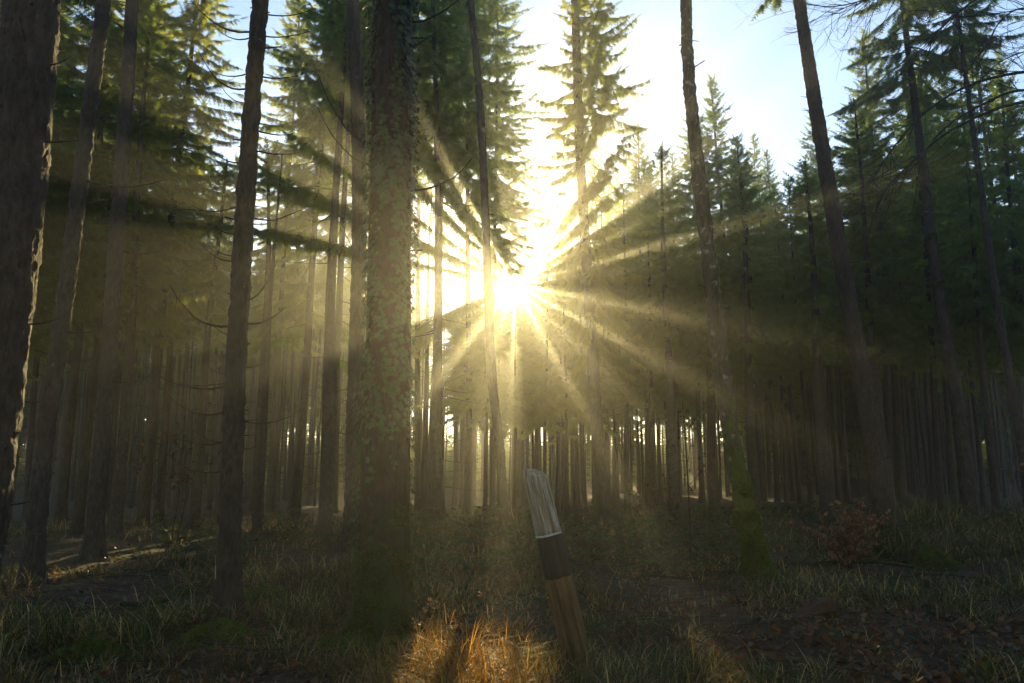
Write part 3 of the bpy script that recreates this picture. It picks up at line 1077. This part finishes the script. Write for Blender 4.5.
P = np.stack([bx, by, bz], -1)[:, None] + hd[:, None] * (np.sin(lean)[:, None] * t * L[:, None] + droop[:, None] * 0.35 * L[:, None] * t ** 2)[..., None]
P[..., 2] += np.cos(lean)[:, None] * t * L[:, None] - (droop * L)[:, None] * 0.62 * t ** 2.3
P[..., 2] = np.maximum(P[..., 2], bz[:, None] + 0.004)
w4 = wd[:, None] * np.array([0.8, 1.0, 0.7, 0.0])
V = np.concatenate([P[:, :3] - sidev[:, None] * w4[:, :3, None], P[:, :3] + sidev[:, None] * w4[:, :3, None], P[:, 3:]], 1)   # 7 per blade
o7 = (np.arange(N) * 7)[:, None]
F4 = np.concatenate([o7 + np.array([0, 3, 4, 1]), o7 + np.array([1, 4, 5, 2])])
F3 = o7 + np.array([2, 5, 6])
straw, rust, green, grey = np.array([0.4, 0.3, 0.15]), np.array([0.2, 0.1, 0.035]), np.array([0.07, 0.095, 0.022]), np.array([0.17, 0.145, 0.1])
kindp = g.random(N)
gp = np.clip(0.32 + 0.35 * patch[ti] + 0.15 * (px[ti] > 640) , 0.05, 0.7)
cc = np.where((kindp < gp)[:, None], green, np.where((kindp < gp + 0.3)[:, None], straw, np.where((kindp < gp + 0.5)[:, None], grey, rust)))
sun_tint = np.exp(-((px[ti] - 465) / 70) ** 2) * (by < 7.2)
cc = cc * (1 - 0.65 * sun_tint[:, None]) + 0.65 * sun_tint[:, None] * np.array([0.64, 0.31, 0.05])  # sunlight on the patch put into the blade colour as brighter orange
cc = cc * g.uniform(0.35, 1.35, (N, 1)) * (0.7 + 0.6 * (vnoise(np.stack([bx * 2.5, by * 2.5, 0 * bx], -1), 88) > 0))[:, None].clip(0.75, 1.2)
mb = MB()
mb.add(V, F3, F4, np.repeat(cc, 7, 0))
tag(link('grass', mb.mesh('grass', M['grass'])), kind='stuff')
print('grass blades', N)

# fallen leaves
g = np.random.default_rng(23)
NLf = 24000
px, x, d = frustum_points(NLf, 4.2, 15, g, 1.15)
pd = np.clip(0.10 + 1.3 * np.clip((px - 600) / 220, 0, 1) * np.clip((8.2 - d) / 2.5, 0, 1) + 0.5 * np.exp(-((d - 10.2) / 0.9) ** 2) * (px > 740) + 0.25 * (px < 330), 0, 1)
ok = g.random(NLf) < pd
px, x, d = px[ok], x[ok], d[ok]
n = len(x)
ln = g.uniform(0.03, 0.078, n)
ex = Euler
az, pit, rol = g.uniform(0, 6.283, n), g.normal(0, 0.4, n), g.normal(0, 0.5, n)
fw = np.stack([np.cos(az) * np.cos(pit), np.sin(az) * np.cos(pit), np.sin(pit)], -1)
sd = norm(np.cross(fw, np.array([0, 0, 1.0])))
nn = np.cross(sd, fw)
sd2 = sd * np.cos(rol)[:, None] + nn * np.sin(rol)[:, None]
nn2 = np.cross(sd2, fw)
tmpl = np.array([(0, 0, 0), (0.3, 0.3, 0.1), (0.3, 0, 0), (0.3, -0.3, 0.1), (0.65, 0.32, 0.14), (0.65, 0, 0.03), (0.65, -0.32, 0.14), (1, 0, 0.12)])
curl = g.uniform(0.3, 2.0, n)
V = np.stack([x, d, ground_z(x, d) + 0.012 + g.random(n) * 0.05], -1)[:, None] + ln[:, None, None] * (fw[:, None] * tmpl[None, :, :1] + sd2[:, None] * tmpl[None, :, 1:2] * 1.05 + nn2[:, None] * tmpl[None, :, 2:] * curl[:, None, None])
o8 = (np.arange(n) * 8)[:, None]
F3 = np.concatenate([o8 + np.array(f) for f in ((0, 2, 1), (0, 3, 2), (4, 5, 7), (5, 6, 7))])
F4 = np.concatenate([o8 + np.array(f) for f in ((1, 2, 5, 4), (2, 3, 6, 5))])
base_c = np.array([(0.14, 0.06, 0.026), (0.2, 0.09, 0.036), (0.08, 0.045, 0.025), (0.17, 0.12, 0.075), (0.16, 0.06, 0.026)])[g.integers(0, 5, n)] * g.uniform(0.6, 1.3, (n, 1))
mb = MB()
mb.add(V, F3, F4, np.repeat(base_c, 8, 0))
tag(link('fallen_leaves', mb.mesh('fallen_leaves', M['litter'])), kind='stuff')

# twig litter
g = np.random.default_rng(29)
mb = MB()
px, x, d = frustum_points(2600, 4.3, 14, g)
for i in range(len(x)):
    if px[i] > 330 and g.random() < 0.55:
        continue
    l = g.uniform(0.08, 0.55)
    a = g.uniform(0, 6.283)
    k = np.linspace(-0.5, 0.5, 4)
    p = np.stack([x[i] + k * l * math.cos(a), d[i] + k * l * math.sin(a), 0 * k], -1)
    p[:, 2] = ground_z(p[:, 0], p[:, 1]) + 0.02 + g.uniform(-0.01, 0.05) + k * g.normal(0, 0.12) * l
    p[:, :2] += g.normal(0, 0.02 * l, (4, 2))
    tube(mb, p, np.linspace(0.006, 0.002, 4) * g.uniform(0.5, 1.2), 4, cap=False)
tag(link('twig_litter', mb.mesh('twig_litter', M['twig'])), kind='stuff')

# brambles under the middle of the stand
g = np.random.default_rng(37)
mb, O, D, Ls = MB(), [], [], []
for i in range(620):
    dd = g.uniform(9.3, 24)
    ppx = g.choice([g.uniform(400, 760), g.uniform(150, 420), g.uniform(760, 1040)], p=[0.72, 0.13, 0.15])
    if ppx > 760 and dd < 12 or ppx < 420 and dd < 11.5:
        continue
    xx = (ppx - 512) / FPX * dd
    a = g.uniform(0, 6.283)
    l = g.uniform(0.5, 1.4)
    s = np.linspace(0, 1, 8)
    p = np.stack([xx + s * l * 0.8 * math.cos(a), dd + s * l * 0.8 * math.sin(a), 0 * s], -1)
    p[:, 2] = float(ground_z(xx, dd)) + l * (1.1 * s - 1.05 * s ** 2) * g.uniform(0.7, 1.5)
    tube(mb, p, np.linspace(0.006, 0.003, 8), 3, cap=False)
    nl = int(l * 26)
    u = g.uniform(0.1, 1, nl)
    q = np.stack([np.interp(u, s, p[:, c]) for c in range(3)], -1)
    O.append(q)
    D.append(np.stack([np.cos(b := g.uniform(0, 6.283, nl)), np.sin(b), g.uniform(-0.6, 0.5, nl)], -1))
O, D = np.concatenate(O), norm(np.concatenate(D))
n = len(O)
S = norm(np.cross(D, np.array([0, 0, 1.0]) + g.normal(0, 0.3, (n, 3))))
NN = np.cross(S, D)
sz = g.uniform(0.05, 0.1, n)[:, None, None]
V = O[:, None] + sz * (D[:, None] * tmpl[None, :, :1] + S[:, None] * tmpl[None, :, 1:2] * 1.2 + NN[:, None] * tmpl[None, :, 2:])
o8 = (np.arange(n) * 8)[:, None]
mb.add(V, np.concatenate([o8 + np.array(f) for f in ((0, 2, 1), (0, 3, 2), (4, 5, 7), (5, 6, 7))]), np.concatenate([o8 + np.array(f) for f in ((1, 2, 5, 4), (2, 3, 6, 5))]))
tag(link('bramble_undergrowth', mb.mesh('bramble_undergrowth', M['bramble'])), kind='stuff')

# ================================================================== the wooden marker post
pb = at(582, 656, 5.65)
gz = float(ground_z(pb[0], pb[1]))
post = empty('marker_post', (pb[0], pb[1], gz - 0.05), 'leaning wooden marker post with worn white top and black band', 'post', None, (R(-3), R(-12.6), R(8)))
mw, nt, b = mat('weathered_post_wood')
n1 = noise(nt, coords(nt, (1, 1, 0.07)), 38, 6, 0.65)
n2 = noise(nt, coords(nt, (1, 1, 0.5)), 5, 4)
c = ramp(nt, n1, [(0.3, (0.045, 0.03, 0.016)), (0.55, (0.22, 0.135, 0.06)), (0.72, (0.32, 0.21, 0.1))])
c = mixc(nt, 1.0, c, ramp(nt, n2, [(0.35, (0.5, 0.47, 0.42)), (0.65, (1.0, 0.95, 0.85))]), 'MULTIPLY')
nt.links.new(c, b.inputs['Base Color'])
b.inputs['Roughness'].default_value = 0.8
bump(nt, b, n1, 0.9, 0.012)
mp_, nt, b = mat('peeling_white_paint')
n1 = noise(nt, coords(nt, (1, 1, 0.07)), 38, 6, 0.65)
n2 = noise(nt, coords(nt, (1.0, 1.0, 0.16)), 24, 6, 0.75)
wood = ramp(nt, n1, [(0.34, (0.03, 0.024, 0.017)), (0.44, (0.17, 0.125, 0.07)), (0.68, (0.3, 0.225, 0.12))])
tcx = nt.nodes.new('ShaderNodeTexCoord')
spx = nt.nodes.new('ShaderNodeSeparateXYZ')
nt.links.new(tcx.outputs['Object'], spx.inputs[0])
shf = nd(nt, 'ShaderNodeMath', operation='ADD')
shf.inputs[1].default_value = -0.004
nt.links.new(spx.outputs[0], shf.inputs[0])
abx = nd(nt, 'ShaderNodeMath', operation='ABSOLUTE')
nt.links.new(shf.outputs[0], abx.inputs[0])
mrx = nd(nt, 'ShaderNodeMapRange')
mrx.inputs[1].default_value, mrx.inputs[2].default_value = 0.012, 0.07
mrx.inputs[3].default_value, mrx.inputs[4].default_value = -0.05, 0.03
nt.links.new(abx.outputs[0], mrx.inputs[0])
adx = nd(nt, 'ShaderNodeMath', operation='ADD')
nt.links.new(n2, adx.inputs[0])
nt.links.new(mrx.outputs[0], adx.inputs[1])
fac = ramp(nt, adx.outputs[0], [(0.45, (0, 0, 0)), (0.53, (1, 1, 1))])
wh = ramp(nt, n1, [(0.4, (0.08, 0.075, 0.06)), (0.52, (0.27, 0.26, 0.235)), (0.68, (0.46, 0.45, 0.42))])
nt.links.new(mixc(nt, fac, wood, wh), b.inputs['Base Color'])
b.inputs['Roughness'].default_value = 0.7
bump(nt, b, n1, 0.8, 0.012)
mk, nt, b = mat('worn_black_paint')
n1 = noise(nt, coords(nt, (1, 1, 0.07)), 38, 6, 0.65)
nt.links.new(ramp(nt, n1, [(0.3, (0.008, 0.008, 0.009)), (0.62, (0.011, 0.011, 0.012)), (0.8, (0.045, 0.036, 0.026))]), b.inputs['Base Color'])
b.inputs['Roughness'].default_value = 0.6
bump(nt, b, n1, 0.8, 0.012)
mr_, nt, b = mat('white_ring_paint')
b.inputs['Base Color'].default_value = (0.55, 0.54, 0.52, 1)


def post_section(z0, z1, name, m, grow=0.0, top=False):
    mb = MB()
    na = 64
    z = np.linspace(z0, z1, max(4, int((z1 - z0) / 0.02)))
    a = np.arange(na) * 2 * math.pi / na
    # rounded square section
    sq = 1.0 / (np.abs(np.cos(a - 0.35)) ** 5 + np.abs(np.sin(a - 0.35)) ** 5) ** 0.2
    A, Z = np.meshgrid(a, z)
    r = (0.09 - 0.014 * Z / 1.5) * sq[None] * (1 + grow)
    for ac, dp, zz in ((4.2, 0.028, 0.3), (5.1, 0.02, 0.9), (3.4, 0.018, 0.6), (1.1, 0.02, 0.8)):
        w_ = 0.05 + 0.02 * np.sin(Z * 5 + ac)
        r = r - dp * np.exp(-((A - ac - 0.04 * np.sin(Z * 7)) / w_) ** 2)
    r = r + 0.0035 * fbm(np.stack([np.cos(A) * 5, np.sin(A) * 5, Z * 2.2], -1), 6, 3)
    v = np.stack([r * np.cos(A), r * np.sin(A), Z], -1)
    if top:
        k = np.clip((Z - (z1 - 0.06)) / 0.06, 0, 1)
        sh = 1 - 0.22 * k ** 1.5
        v[..., 0] *= sh
        v[..., 1] *= sh
        v[..., 2] -= k * (0.035 * np.cos(A - 5.6) + 0.008 * fbm(np.stack([np.cos(A) * 4, np.sin(A) * 4, Z], -1), 2, 2))
    nz = len(z)
    i = np.arange(nz - 1)[:, None] * na
    j = np.arange(na)[None]
    f4 = np.stack([i + j, i + (j + 1) % na, i + na + (j + 1) % na, i + na + j], -1).reshape(-1, 4)
    v = v.reshape(-1, 3)
    vv = np.concatenate([v, [v[-na:].mean(0) + (0, 0, 0.004)], [v[:na].mean(0)]])
    jj = np.arange(na)
    f3 = np.concatenate([np.stack([(nz - 1) * na + jj, (nz - 1) * na + (jj + 1) % na, np.full(na, nz * na)], -1),
                         np.stack([(jj + 1) % na, jj, np.full(na, nz * na + 1)], -1)])
    mb.add(vv, f3, f4)
    link(name, mb.mesh(name, m, True), post)


post_section(-0.25, 0.742, 'shaft', mw)
post_section(0.744, 1.046, 'black_band', mk, 0.012)
post_section(1.048, 1.06, 'white_ring', mr_, 0.03)
post_section(1.062, 1.535, 'white_cap', mp_, 0.0, True)


# ================================================================== shrub, saplings, weeds, sticks
def branchlets(mb, p0, dirv, ln, r, depth, g, tips, up=0.15, spread=0.7, kids=(3, 5)):
    s = np.linspace(0, 1, 6)
    dirv = norm(np.asarray(dirv, float))
    p = p0 + dirv * (s * ln)[:, None] + np.cumsum(g.normal(0, 0.025 * ln, (6, 3)), 0) * s[:, None]
    p[:, 2] += up * ln * s ** 2
    tube(mb, p, np.linspace(r, r * 0.45, 6), 5 if r > 0.006 else 4, cap=False)
    tips.append(p)
    if depth <= 0:
        return
    for i in range(g.integers(*kids)):
        j = g.integers(2, 6)
        tan = norm(p[j] - p[j - 1])
        dd = tan + g.normal(0, spread * 0.6, 3)
        branchlets(mb, p[j], dd, ln * g.uniform(0.45, 0.75), r * 0.55, depth - 1, g, tips, up, spread, kids)


def leaves_on(paths, n, g, size, flat=0.5):
    q = []
    for i in range(n):
        p = paths[g.integers(0, len(paths))]
        k = g.integers(2, len(p))
        q.append(p[k] + g.normal(0, 0.015, 3))
    O = np.array(q)
    D = norm(g.normal(0, 1, (n, 3)) * np.array([1, 1, 0.8]) + np.array([0, 0, -0.35]))
    S = norm(np.cross(D, g.normal(0, 1, (n, 3))))
    NN = np.cross(S, D)
    sz = (size * g.uniform(0.6, 1.3, n))[:, None, None]
    V = O[:, None] + sz * (D[:, None] * tmpl[None, :, :1] + S[:, None] * tmpl[None, :, 1:2] * 1.1 + NN[:, None] * tmpl[None, :, 2:] * 1.5)
    o8 = (np.arange(n) * 8)[:, None]
    return (V, np.concatenate([o8 + np.array(f) for f in ((0, 2, 1), (0, 3, 2), (4, 5, 7), (5, 6, 7))]),
            np.concatenate([o8 + np.array(f) for f in ((1, 2, 5, 4), (2, 3, 6, 5))]))


def leafy_bush(px, py, d, hgt, nleaf, label, cat, name, cols, seed, stems=7, spread=0.5, size=0.055, depth=2):
    g = np.random.default_rng(seed)
    c = at(px, py, d)
    gz = float(ground_z(c[0], d))
    o = empty(name, (c[0], d, gz), label, cat)
    mb, tips = MB(), []
    for i in range(stems):
        a = i * 6.283 / stems + g.normal(0, 0.4)
        branchlets(mb, np.array([0.04 * math.cos(a), 0.04 * math.sin(a), -0.03]), np.array([spread * math.cos(a), spread * math.sin(a), g.uniform(0.8, 1.4)]), hgt * g.uniform(0.45, 0.7), 0.009, depth, g, tips)
    link('stems', mb.mesh('stems', M['twig'], True), o)
    if nleaf:
        mb = MB()
        V, f3, f4 = leaves_on(tips, nleaf, g, size)
        cols = np.array(cols)
        mb.add(V, f3, f4, np.repeat(cols[g.integers(0, len(cols), nleaf)] * g.uniform(0.6, 1.3, (nleaf, 1)), 8, 0))
        link('leaves', mb.mesh('leaves', M['litter']), o)
    return o


BRN = [(0.22, 0.11, 0.06), (0.3, 0.17, 0.1), (0.13, 0.065, 0.038)]
leafy_bush(846, 572, 10.2, 0.7, 2000, 'rounded shrub holding dry brown beech leaves before the dark stand', 'shrub', 'beech_shrub', BRN, 51, stems=9, spread=0.42)
leafy_bush(172, 553, 13.5, 2.6, 150, 'dark young beech sapling with sparse leaves among the left trunks', 'sapling', 'beech_sapling', [(0.05, 0.04, 0.02), (0.07, 0.05, 0.025)], 53, stems=3, spread=0.18, size=0.07, depth=2)
leafy_bush(650, 530, 15.5, 1.2, 260, 'low bare-twigged shrub with few leaves behind the wooden post', 'shrub', 'sparse_shrub', [(0.07, 0.06, 0.03), (0.1, 0.06, 0.03)], 55, stems=6, spread=0.6, size=0.06)
leafy_bush(1030, 470, 9.5, 1.6, 60, 'bare twiggy sapling at the right margin', 'sapling', 'bare_sapling', BRN, 57, stems=4, spread=0.4, size=0.05, depth=3)

# thin single-stemmed sapling
c = at(690, 565, 10.6)
gz = float(ground_z(c[0], 10.6))
o = empty('thin_sapling', (c[0], 10.6, gz), 'thin straight dark sapling stem standing left of the mossy trunk', 'sapling')
g = np.random.default_rng(61)
mb, tips = MB(), []
z = np.linspace(-0.05, 2.3, 14)
p = np.stack([0.02 * np.sin(z * 2), 0 * z, z], -1)
tube(mb, p, np.linspace(0.014, 0.005, 14), 6)
for i in range(9):
    zz = g.uniform(0.9, 2.2)
    a = g.uniform(0, 6.28)
    branchlets(mb, np.array([0.02 * math.sin(zz * 2), 0, zz]), (math.cos(a), math.sin(a), 0.7), g.uniform(0.15, 0.4), 0.004, 1, g, tips)
link('stem', mb.mesh('stem', M['twig'], True), o)
mb = MB()
V, f3, f4 = leaves_on(tips, 50, g, 0.05)
mb.add(V, f3, f4, (0.06, 0.05, 0.03))
link('leaves', mb.mesh('leaves', M['litter']), o)


def weed(keys, d, label, seed, r=0.004, heads=12):
    g = np.random.default_rng(seed)
    P = np.array([at(px, py, d) for px, py in keys])
    P[0, 2] = float(ground_z(P[0, 0], d)) - 0.02
    base = P[0].copy()
    o = empty('dry_weed', base, label, 'weed')
    pts = smooth_path(P - base, 24)
    mb = MB()
    tube(mb, pts, np.linspace(r, r * 0.5, 24), 5, col=(0.17, 0.12, 0.07))
    for i in range(heads):
        j = g.integers(9, 24)
        dd = norm(pts[min(j, 22) + 1] - pts[min(j, 22)] + g.normal(0, 0.55, 3))
        l = g.uniform(0.03, 0.11)
        q = pts[j] + dd * (np.linspace(0, 1, 4) * l)[:, None]
        q[:, 2] -= np.linspace(0, 1, 4) ** 2 * 0.3 * l
        tube(mb, q, np.linspace(r * 0.5, r * 0.3, 4), 4, col=(0.17, 0.12, 0.07))
        V, f3, f4 = leaves_on([q, q], 4, g, 0.022)
        mb.add(V, f3, f4, (0.24, 0.18, 0.1))
    link('stalk', mb.mesh('stalk', M['litter']), o)


weed([(404, 640), (425, 612), (447, 592), (472, 574)], 6.0, 'dry weed stalk with seed heads leaning right, above the sunlit grass', 1)
weed([(436, 628), (455, 605), (475, 585), (492, 570)], 6.3, 'longer straw-coloured weed stalk rising beside the sunlit grass', 2, heads=5)
weed([(408, 650), (415, 625), (428, 606), (452, 600)], 5.7, 'short bent weed stalk at the left end of the sunlit grass', 3)
weed([(505, 640), (492, 612), (478, 596), (462, 586)], 6.1, 'thin bent stalk leaning left over the sunlit grass', 4, r=0.003, heads=3)
weed([(345, 600), (338, 560), (334, 520), (333, 490)], 8.2, 'upright thin stalk just left of the ivy-covered trunk', 5, r=0.003, heads=4)
weed([(612, 640), (618, 605), (628, 580), (644, 566)], 6.5, 'dry stalk leaning right beside the wooden post', 6, heads=5)


def stick(p_a, p_b, d_a, d_b, r, label, seed, twigs=3, lift=0.04):
    g = np.random.default_rng(seed)
    a, b2 = at(*p_a, d_a), at(*p_b, d_b)
    s = np.linspace(0, 1, 22)
    p = a + (b2 - a) * s[:, None] + np.cumsum(g.normal(0, 0.012, (22, 3)), 0)
    p[:, 2] = ground_z(p[:, 0], p[:, 1]) + lift + r * 0.6 + 0.03 * np.sin(s * 5 + seed)
    base = p[0].copy()
    o = empty('fallen_branch', base, label, 'branch')
    mb = MB()
    tube(mb, p - base, np.linspace(r, r * 0.5, 22), 9, disp=lambda v, a_: r * 0.25 * fbm(v * 14, seed, 3))
    tw = MB()
    for i in range(twigs):
        j = g.integers(4, 20)
        snag(tw, p[j] - base, np.array([g.normal(), g.normal(), 0.35]), g.uniform(0.25, 0.7), r * 0.35, g, 0.1, 1)
    link('limb', mb.mesh('limb', M['bark_big'], True), o)
    if twigs:
        link('twig', tw.mesh('twig', M['twig'], True), o)


stick((-30, 634), (92, 628), 6.4, 6.6, 0.03, 'mossy fallen branch lying flat at the lower left edge', 1)
stick((-20, 618), (60, 612), 6.9, 7.1, 0.022, 'thin fallen branch behind the mossy one at the left edge', 2, 2)
stick((122, 584), (205, 580), 8.4, 8.5, 0.03, 'short fallen branch on dark ground between left trunks', 3, 1)
stick((768, 562), (905, 566), 10.6, 10.3, 0.04, 'dark fallen bough at the foot of the brown beech shrub', 4, 5)
stick((905, 560), (1040, 548), 10.9, 11.2, 0.045, 'dark fallen bough right of the reddish-brown leaning trunk', 5, 5)
stick((880, 590), (1000, 574), 9.0, 9.6, 0.02, 'thin fallen branch on the leaf litter at right', 6, 4)
stick((640, 584), (720, 577), 9.0, 9.2, 0.018, 'pale thin fallen stick left of the mossy trunk foot', 7, 2)
stick((150, 655), (250, 640), 5.6, 6.0, 0.012, 'slender dead stick across the grass at lower left', 8, 2)

# rotten log piece
g = np.random.default_rng(71)
c = at(815, 624, 6.9)
gz = float(ground_z(c[0], 6.9))
mlog, nt, b = mat('rotten_wood')
n1 = noise(nt, coords(nt, (0.25, 1, 1)), 30, 6, 0.7)
nt.links.new(ramp(nt, n1, [(0.3, (0.02, 0.011, 0.008)), (0.55, (0.085, 0.038, 0.02)), (0.75, (0.15, 0.075, 0.04))]), b.inputs['Base Color'])
bump(nt, b, n1, 1.0, 0.02)
o = empty('rotten_log', (c[0], 6.9, gz + 0.03), 'short reddish rotten log piece on the grass at lower right', 'log', None, (0, R(-14), R(12)))
mb = MB()
xx = np.linspace(-0.24, 0.2, 26)
p = np.stack([xx, 0 * xx, 0.02 * np.sin(xx * 9)], -1)
tube(mb, p, 0.085 * (1 - 0.25 * np.clip(-(xx + 0.05) / 0.2, 0, 1)), 36, disp=lambda v, a: 0.03 * fbm(v * np.array([6, 16, 16]), 9, 4) + 0.02 * np.clip(v[..., :1][..., 0] * 5, 0, 1) * np.sin(a * 7)[None])
link('log', mb.mesh('log', mlog, True), o)

# ================================================================== bare beech whose boughs arch in from the right
bx0 = at(1215, 400, 8.2)[0]
by0 = 8.2
gz = float(ground_z(bx0, by0))
beech = empty('beech_tree', (bx0, by0, gz), 'bare beech whose thin leafless boughs arch in from the right edge', 'tree')
base = np.array([bx0, by0, gz])
mb = MB()
z = np.concatenate([[-0.2, 0, 0.2, 0.5], np.linspace(1, 11, 20)])
tp = np.stack([0.12 * np.sin(z * 0.4), 0.1 * np.sin(z * 0.3 + 1), z], -1)
tube(mb, tp, 0.19 * (1 - 0.08 * z.clip(0)) * (1 + 0.5 * np.exp(-z.clip(0) * 4)) + 0.01, 20)
link('trunk', mb.mesh('trunk', M['beech_bark'], True), beech)
BOUGHS = [([(1180, 95), (1100, 70), (1024, 72), (968, 86), (925, 113), (893, 148), (866, 190)], 7.6, 0.028, 16),
          ([(1185, 120), (1100, 92), (1024, 90), (985, 103), (945, 128), (922, 160), (914, 205)], 7.9, 0.024, 14),
          ([(1190, 140), (1110, 105), (1024, 102), (955, 128), (908, 166), (882, 196), (868, 235)], 7.3, 0.026, 14),
          ([(1160, -60), (1060, -45), (985, -6), (956, 15), (935, 36), (926, 62)], 7.2, 0.02, 14),
          ([(1150, -110), (1020, -75), (930, -30), (880, -6), (838, 6), (800, 4)], 7.5, 0.02, 18),
          ([(1165, 0), (1080, 12), (1024, 8), (1000, 22), (985, 48), (970, 62)], 7.0, 0.014, 14),
          ([(1170, 30), (1090, 35), (1030, 50), (1000, 62), (978, 82), (960, 96)], 7.4, 0.012, 12)]
for bi, (keys, d, r, nt_) in enumerate(BOUGHS):
    g = np.random.default_rng(400 + bi)
    K = np.array([at(px, py, d + 0.15 * math.sin(i + bi)) for i, (px, py) in enumerate(keys)])
    i0 = int(np.argmin(np.abs(tp[:, 2] + gz - K[0, 2])))
    K = np.concatenate([[tp[i0] + base], K]) - base
    pts = smooth_path(K, 46)
    mb, tips = MB(), []
    rad = np.linspace(r, 0.0035, 46)
    tube(mb, pts, rad, 7)
    for q in range(nt_ * 2):
        j = g.integers(14, 45)
        tan = norm(pts[min(j + 1, 45)] - pts[j - 1])
        dd = tan + g.normal(0, 0.55, 3)
        branchlets(mb, pts[j], dd, g.uniform(0.25, 0.75), min(0.0055, rad[j] * 0.6), 2, g, tips, up=g.uniform(-0.2, 0.35), spread=0.9, kids=(2, 4))
    link('bough', mb.mesh('bough', M['beech_bark'], True), beech)

# ------------------------------------------------------------------ openings in the canopy that let the low sun through
# (direction round the sun's line in degrees, half width, inner and outer radius in metres)
OPEN = [(15.5, 2.4, 0.4, 5.5), (7.5, 1.4, 0.5, 4.0), (-10, 2.6, 0.3, 4.5), (-27, 4.2, 0.3, 4.2), (-43, 3.6, 0.3, 3.8), (-60, 4.6, 0.3, 3.4),
        (-77, 2.6, 0.2, 2.2), (-90, 4.0, 0.2, 2.2), (-110, 2.4, 0.2, 2.0), (-131, 6.0, 0.2, 2.8), (-147, 2.4, 0.3, 3.4), (-162.5, 5.0, 0.3, 5.0), (-174.5, 7.0, 0.3, 7.0), (174, 5.2, 0.3, 7.5), (162.5, 4.6, 0.3, 7.5), (151, 4.2, 0.4, 7.5), (141, 4.8, 0.3, 7.0),
        (131, 2.8, 0.5, 6.0), (119, 2.4, 0.6, 4.5), (26, 1.8, 0.6, 4.5), (36, 3.4, 0.4, 5.5), (46, 2.2, 0.5, 5.5), (57, 3.4, 0.4, 5.5)]


def lit_through(a, b, r):
    ph = np.degrees(np.arctan2(b, a))
    gone = r < 0.3 + 0.05 * np.sin(ph * 0.12)
    for c0, hw, r0, r1 in OPEN:
        da = np.abs((ph - c0 + 180) % 360 - 180)
        gone |= (da < 60) & ((da < hw) | (r * np.sin(np.radians(np.minimum(da, 89))) < (0.09 if -75 < c0 < -5 else 0.05))) & (r > r0) & (r < r1)
    gone |= ((a + 0.36) / 0.72) ** 2 + ((b + 2.66) / 0.45) ** 2 < 1 + 0.6 * vnoise(np.stack([a * 4, b * 6, 0 * a], -1), 18)      # the patch of sunlit grass
    return gone


SU = np.array([math.cos(SUN_AZ), -math.sin(SUN_AZ), 0.0])
SV = np.cross(SU, SUN_DIR)
bpy.context.view_layer.update()
carved = {}


def thin_out(o):
    Mw = np.array(o.matrix_world)
    c = Mw[:3, 3] + np.array([0, 0, 5.0])
    if abs((c - CAM) @ SU) > 10 or c[1] < 9:
        return
    me = o.data
    v = np.zeros(len(me.vertices) * 3, np.float32)
    me.vertices.foreach_get('co', v)
    v = v.reshape(-1, 3).astype(float)
    nf = me['feathers']
    per = len(FT[4][0])
    p = v[:nf * per].reshape(nf, per, 3)[:, 4]
    wp = p @ Mw[:3, :3].T + Mw[:3, 3] - CAM
    a, b2 = wp @ SU, wp @ SV
    gone = lit_through(a, b2, np.hypot(a, b2))
    if gone.sum() < 12:
        return
    keep = ~gone
    mb = MB()
    n = int(keep.sum())
    tf = FT[4][1]
    if n:
        mb.add(v[:nf * per].reshape(nf, per, 3)[keep], (tf[None] + (np.arange(n) * per)[:, None, None]).reshape(-1, 3))
    wv = v[nf * per:].reshape(-1, 21, 3)
    q = wv[:, 9:12].mean(1) @ Mw[:3, :3].T + Mw[:3, 3] - CAM
    a, b2 = q @ SU, q @ SV
    wg = lit_through(a, b2, np.hypot(a, b2))
    F = np.zeros(len(me.loops), np.int32)
    me.loops.foreach_get('vertex_index', F)
    F4 = F[nf * len(tf) * 3:].reshape(len(wv), -1, 4)[~wg].reshape(-1, 4) - nf * per
    mb.add(wv, None, F4)
    m2 = mb.mesh(me.name, me.materials[0])
    m2['feathers'] = n
    o.data = m2
    return True


k = 0
for o in list(scene.objects):
    if o.name.split('.')[0] in ('crown', 'wood_crown') and thin_out(o):
        k += 1
print('crowns with openings', k)

# ------------------------------------------------------------------ render settings
scene.view_settings.view_transform = 'Standard'
scene.view_settings.look = 'None'
scene.view_settings.exposure = 1.3
scene.view_settings.gamma = 1.0
cy = scene.cycles
cy.use_denoising = True
try:
    cy.denoiser = 'OPENIMAGEDENOISE'
except Exception as e:
    print('no oidn', e)
cy.use_adaptive_sampling = False
cy.max_bounces = 5
cy.diffuse_bounces = 2
cy.glossy_bounces = 1
cy.transmission_bounces = 2
cy.volume_bounces = 0
cy.transparent_max_bounces = 4
cy.sample_clamp_indirect = 4
cy.use_light_tree = True
try:
    cy.denoising_prefilter = 'ACCURATE'
    cy.denoising_input_passes = 'RGB_ALBEDO_NORMAL'
except Exception as e:
    print(e)
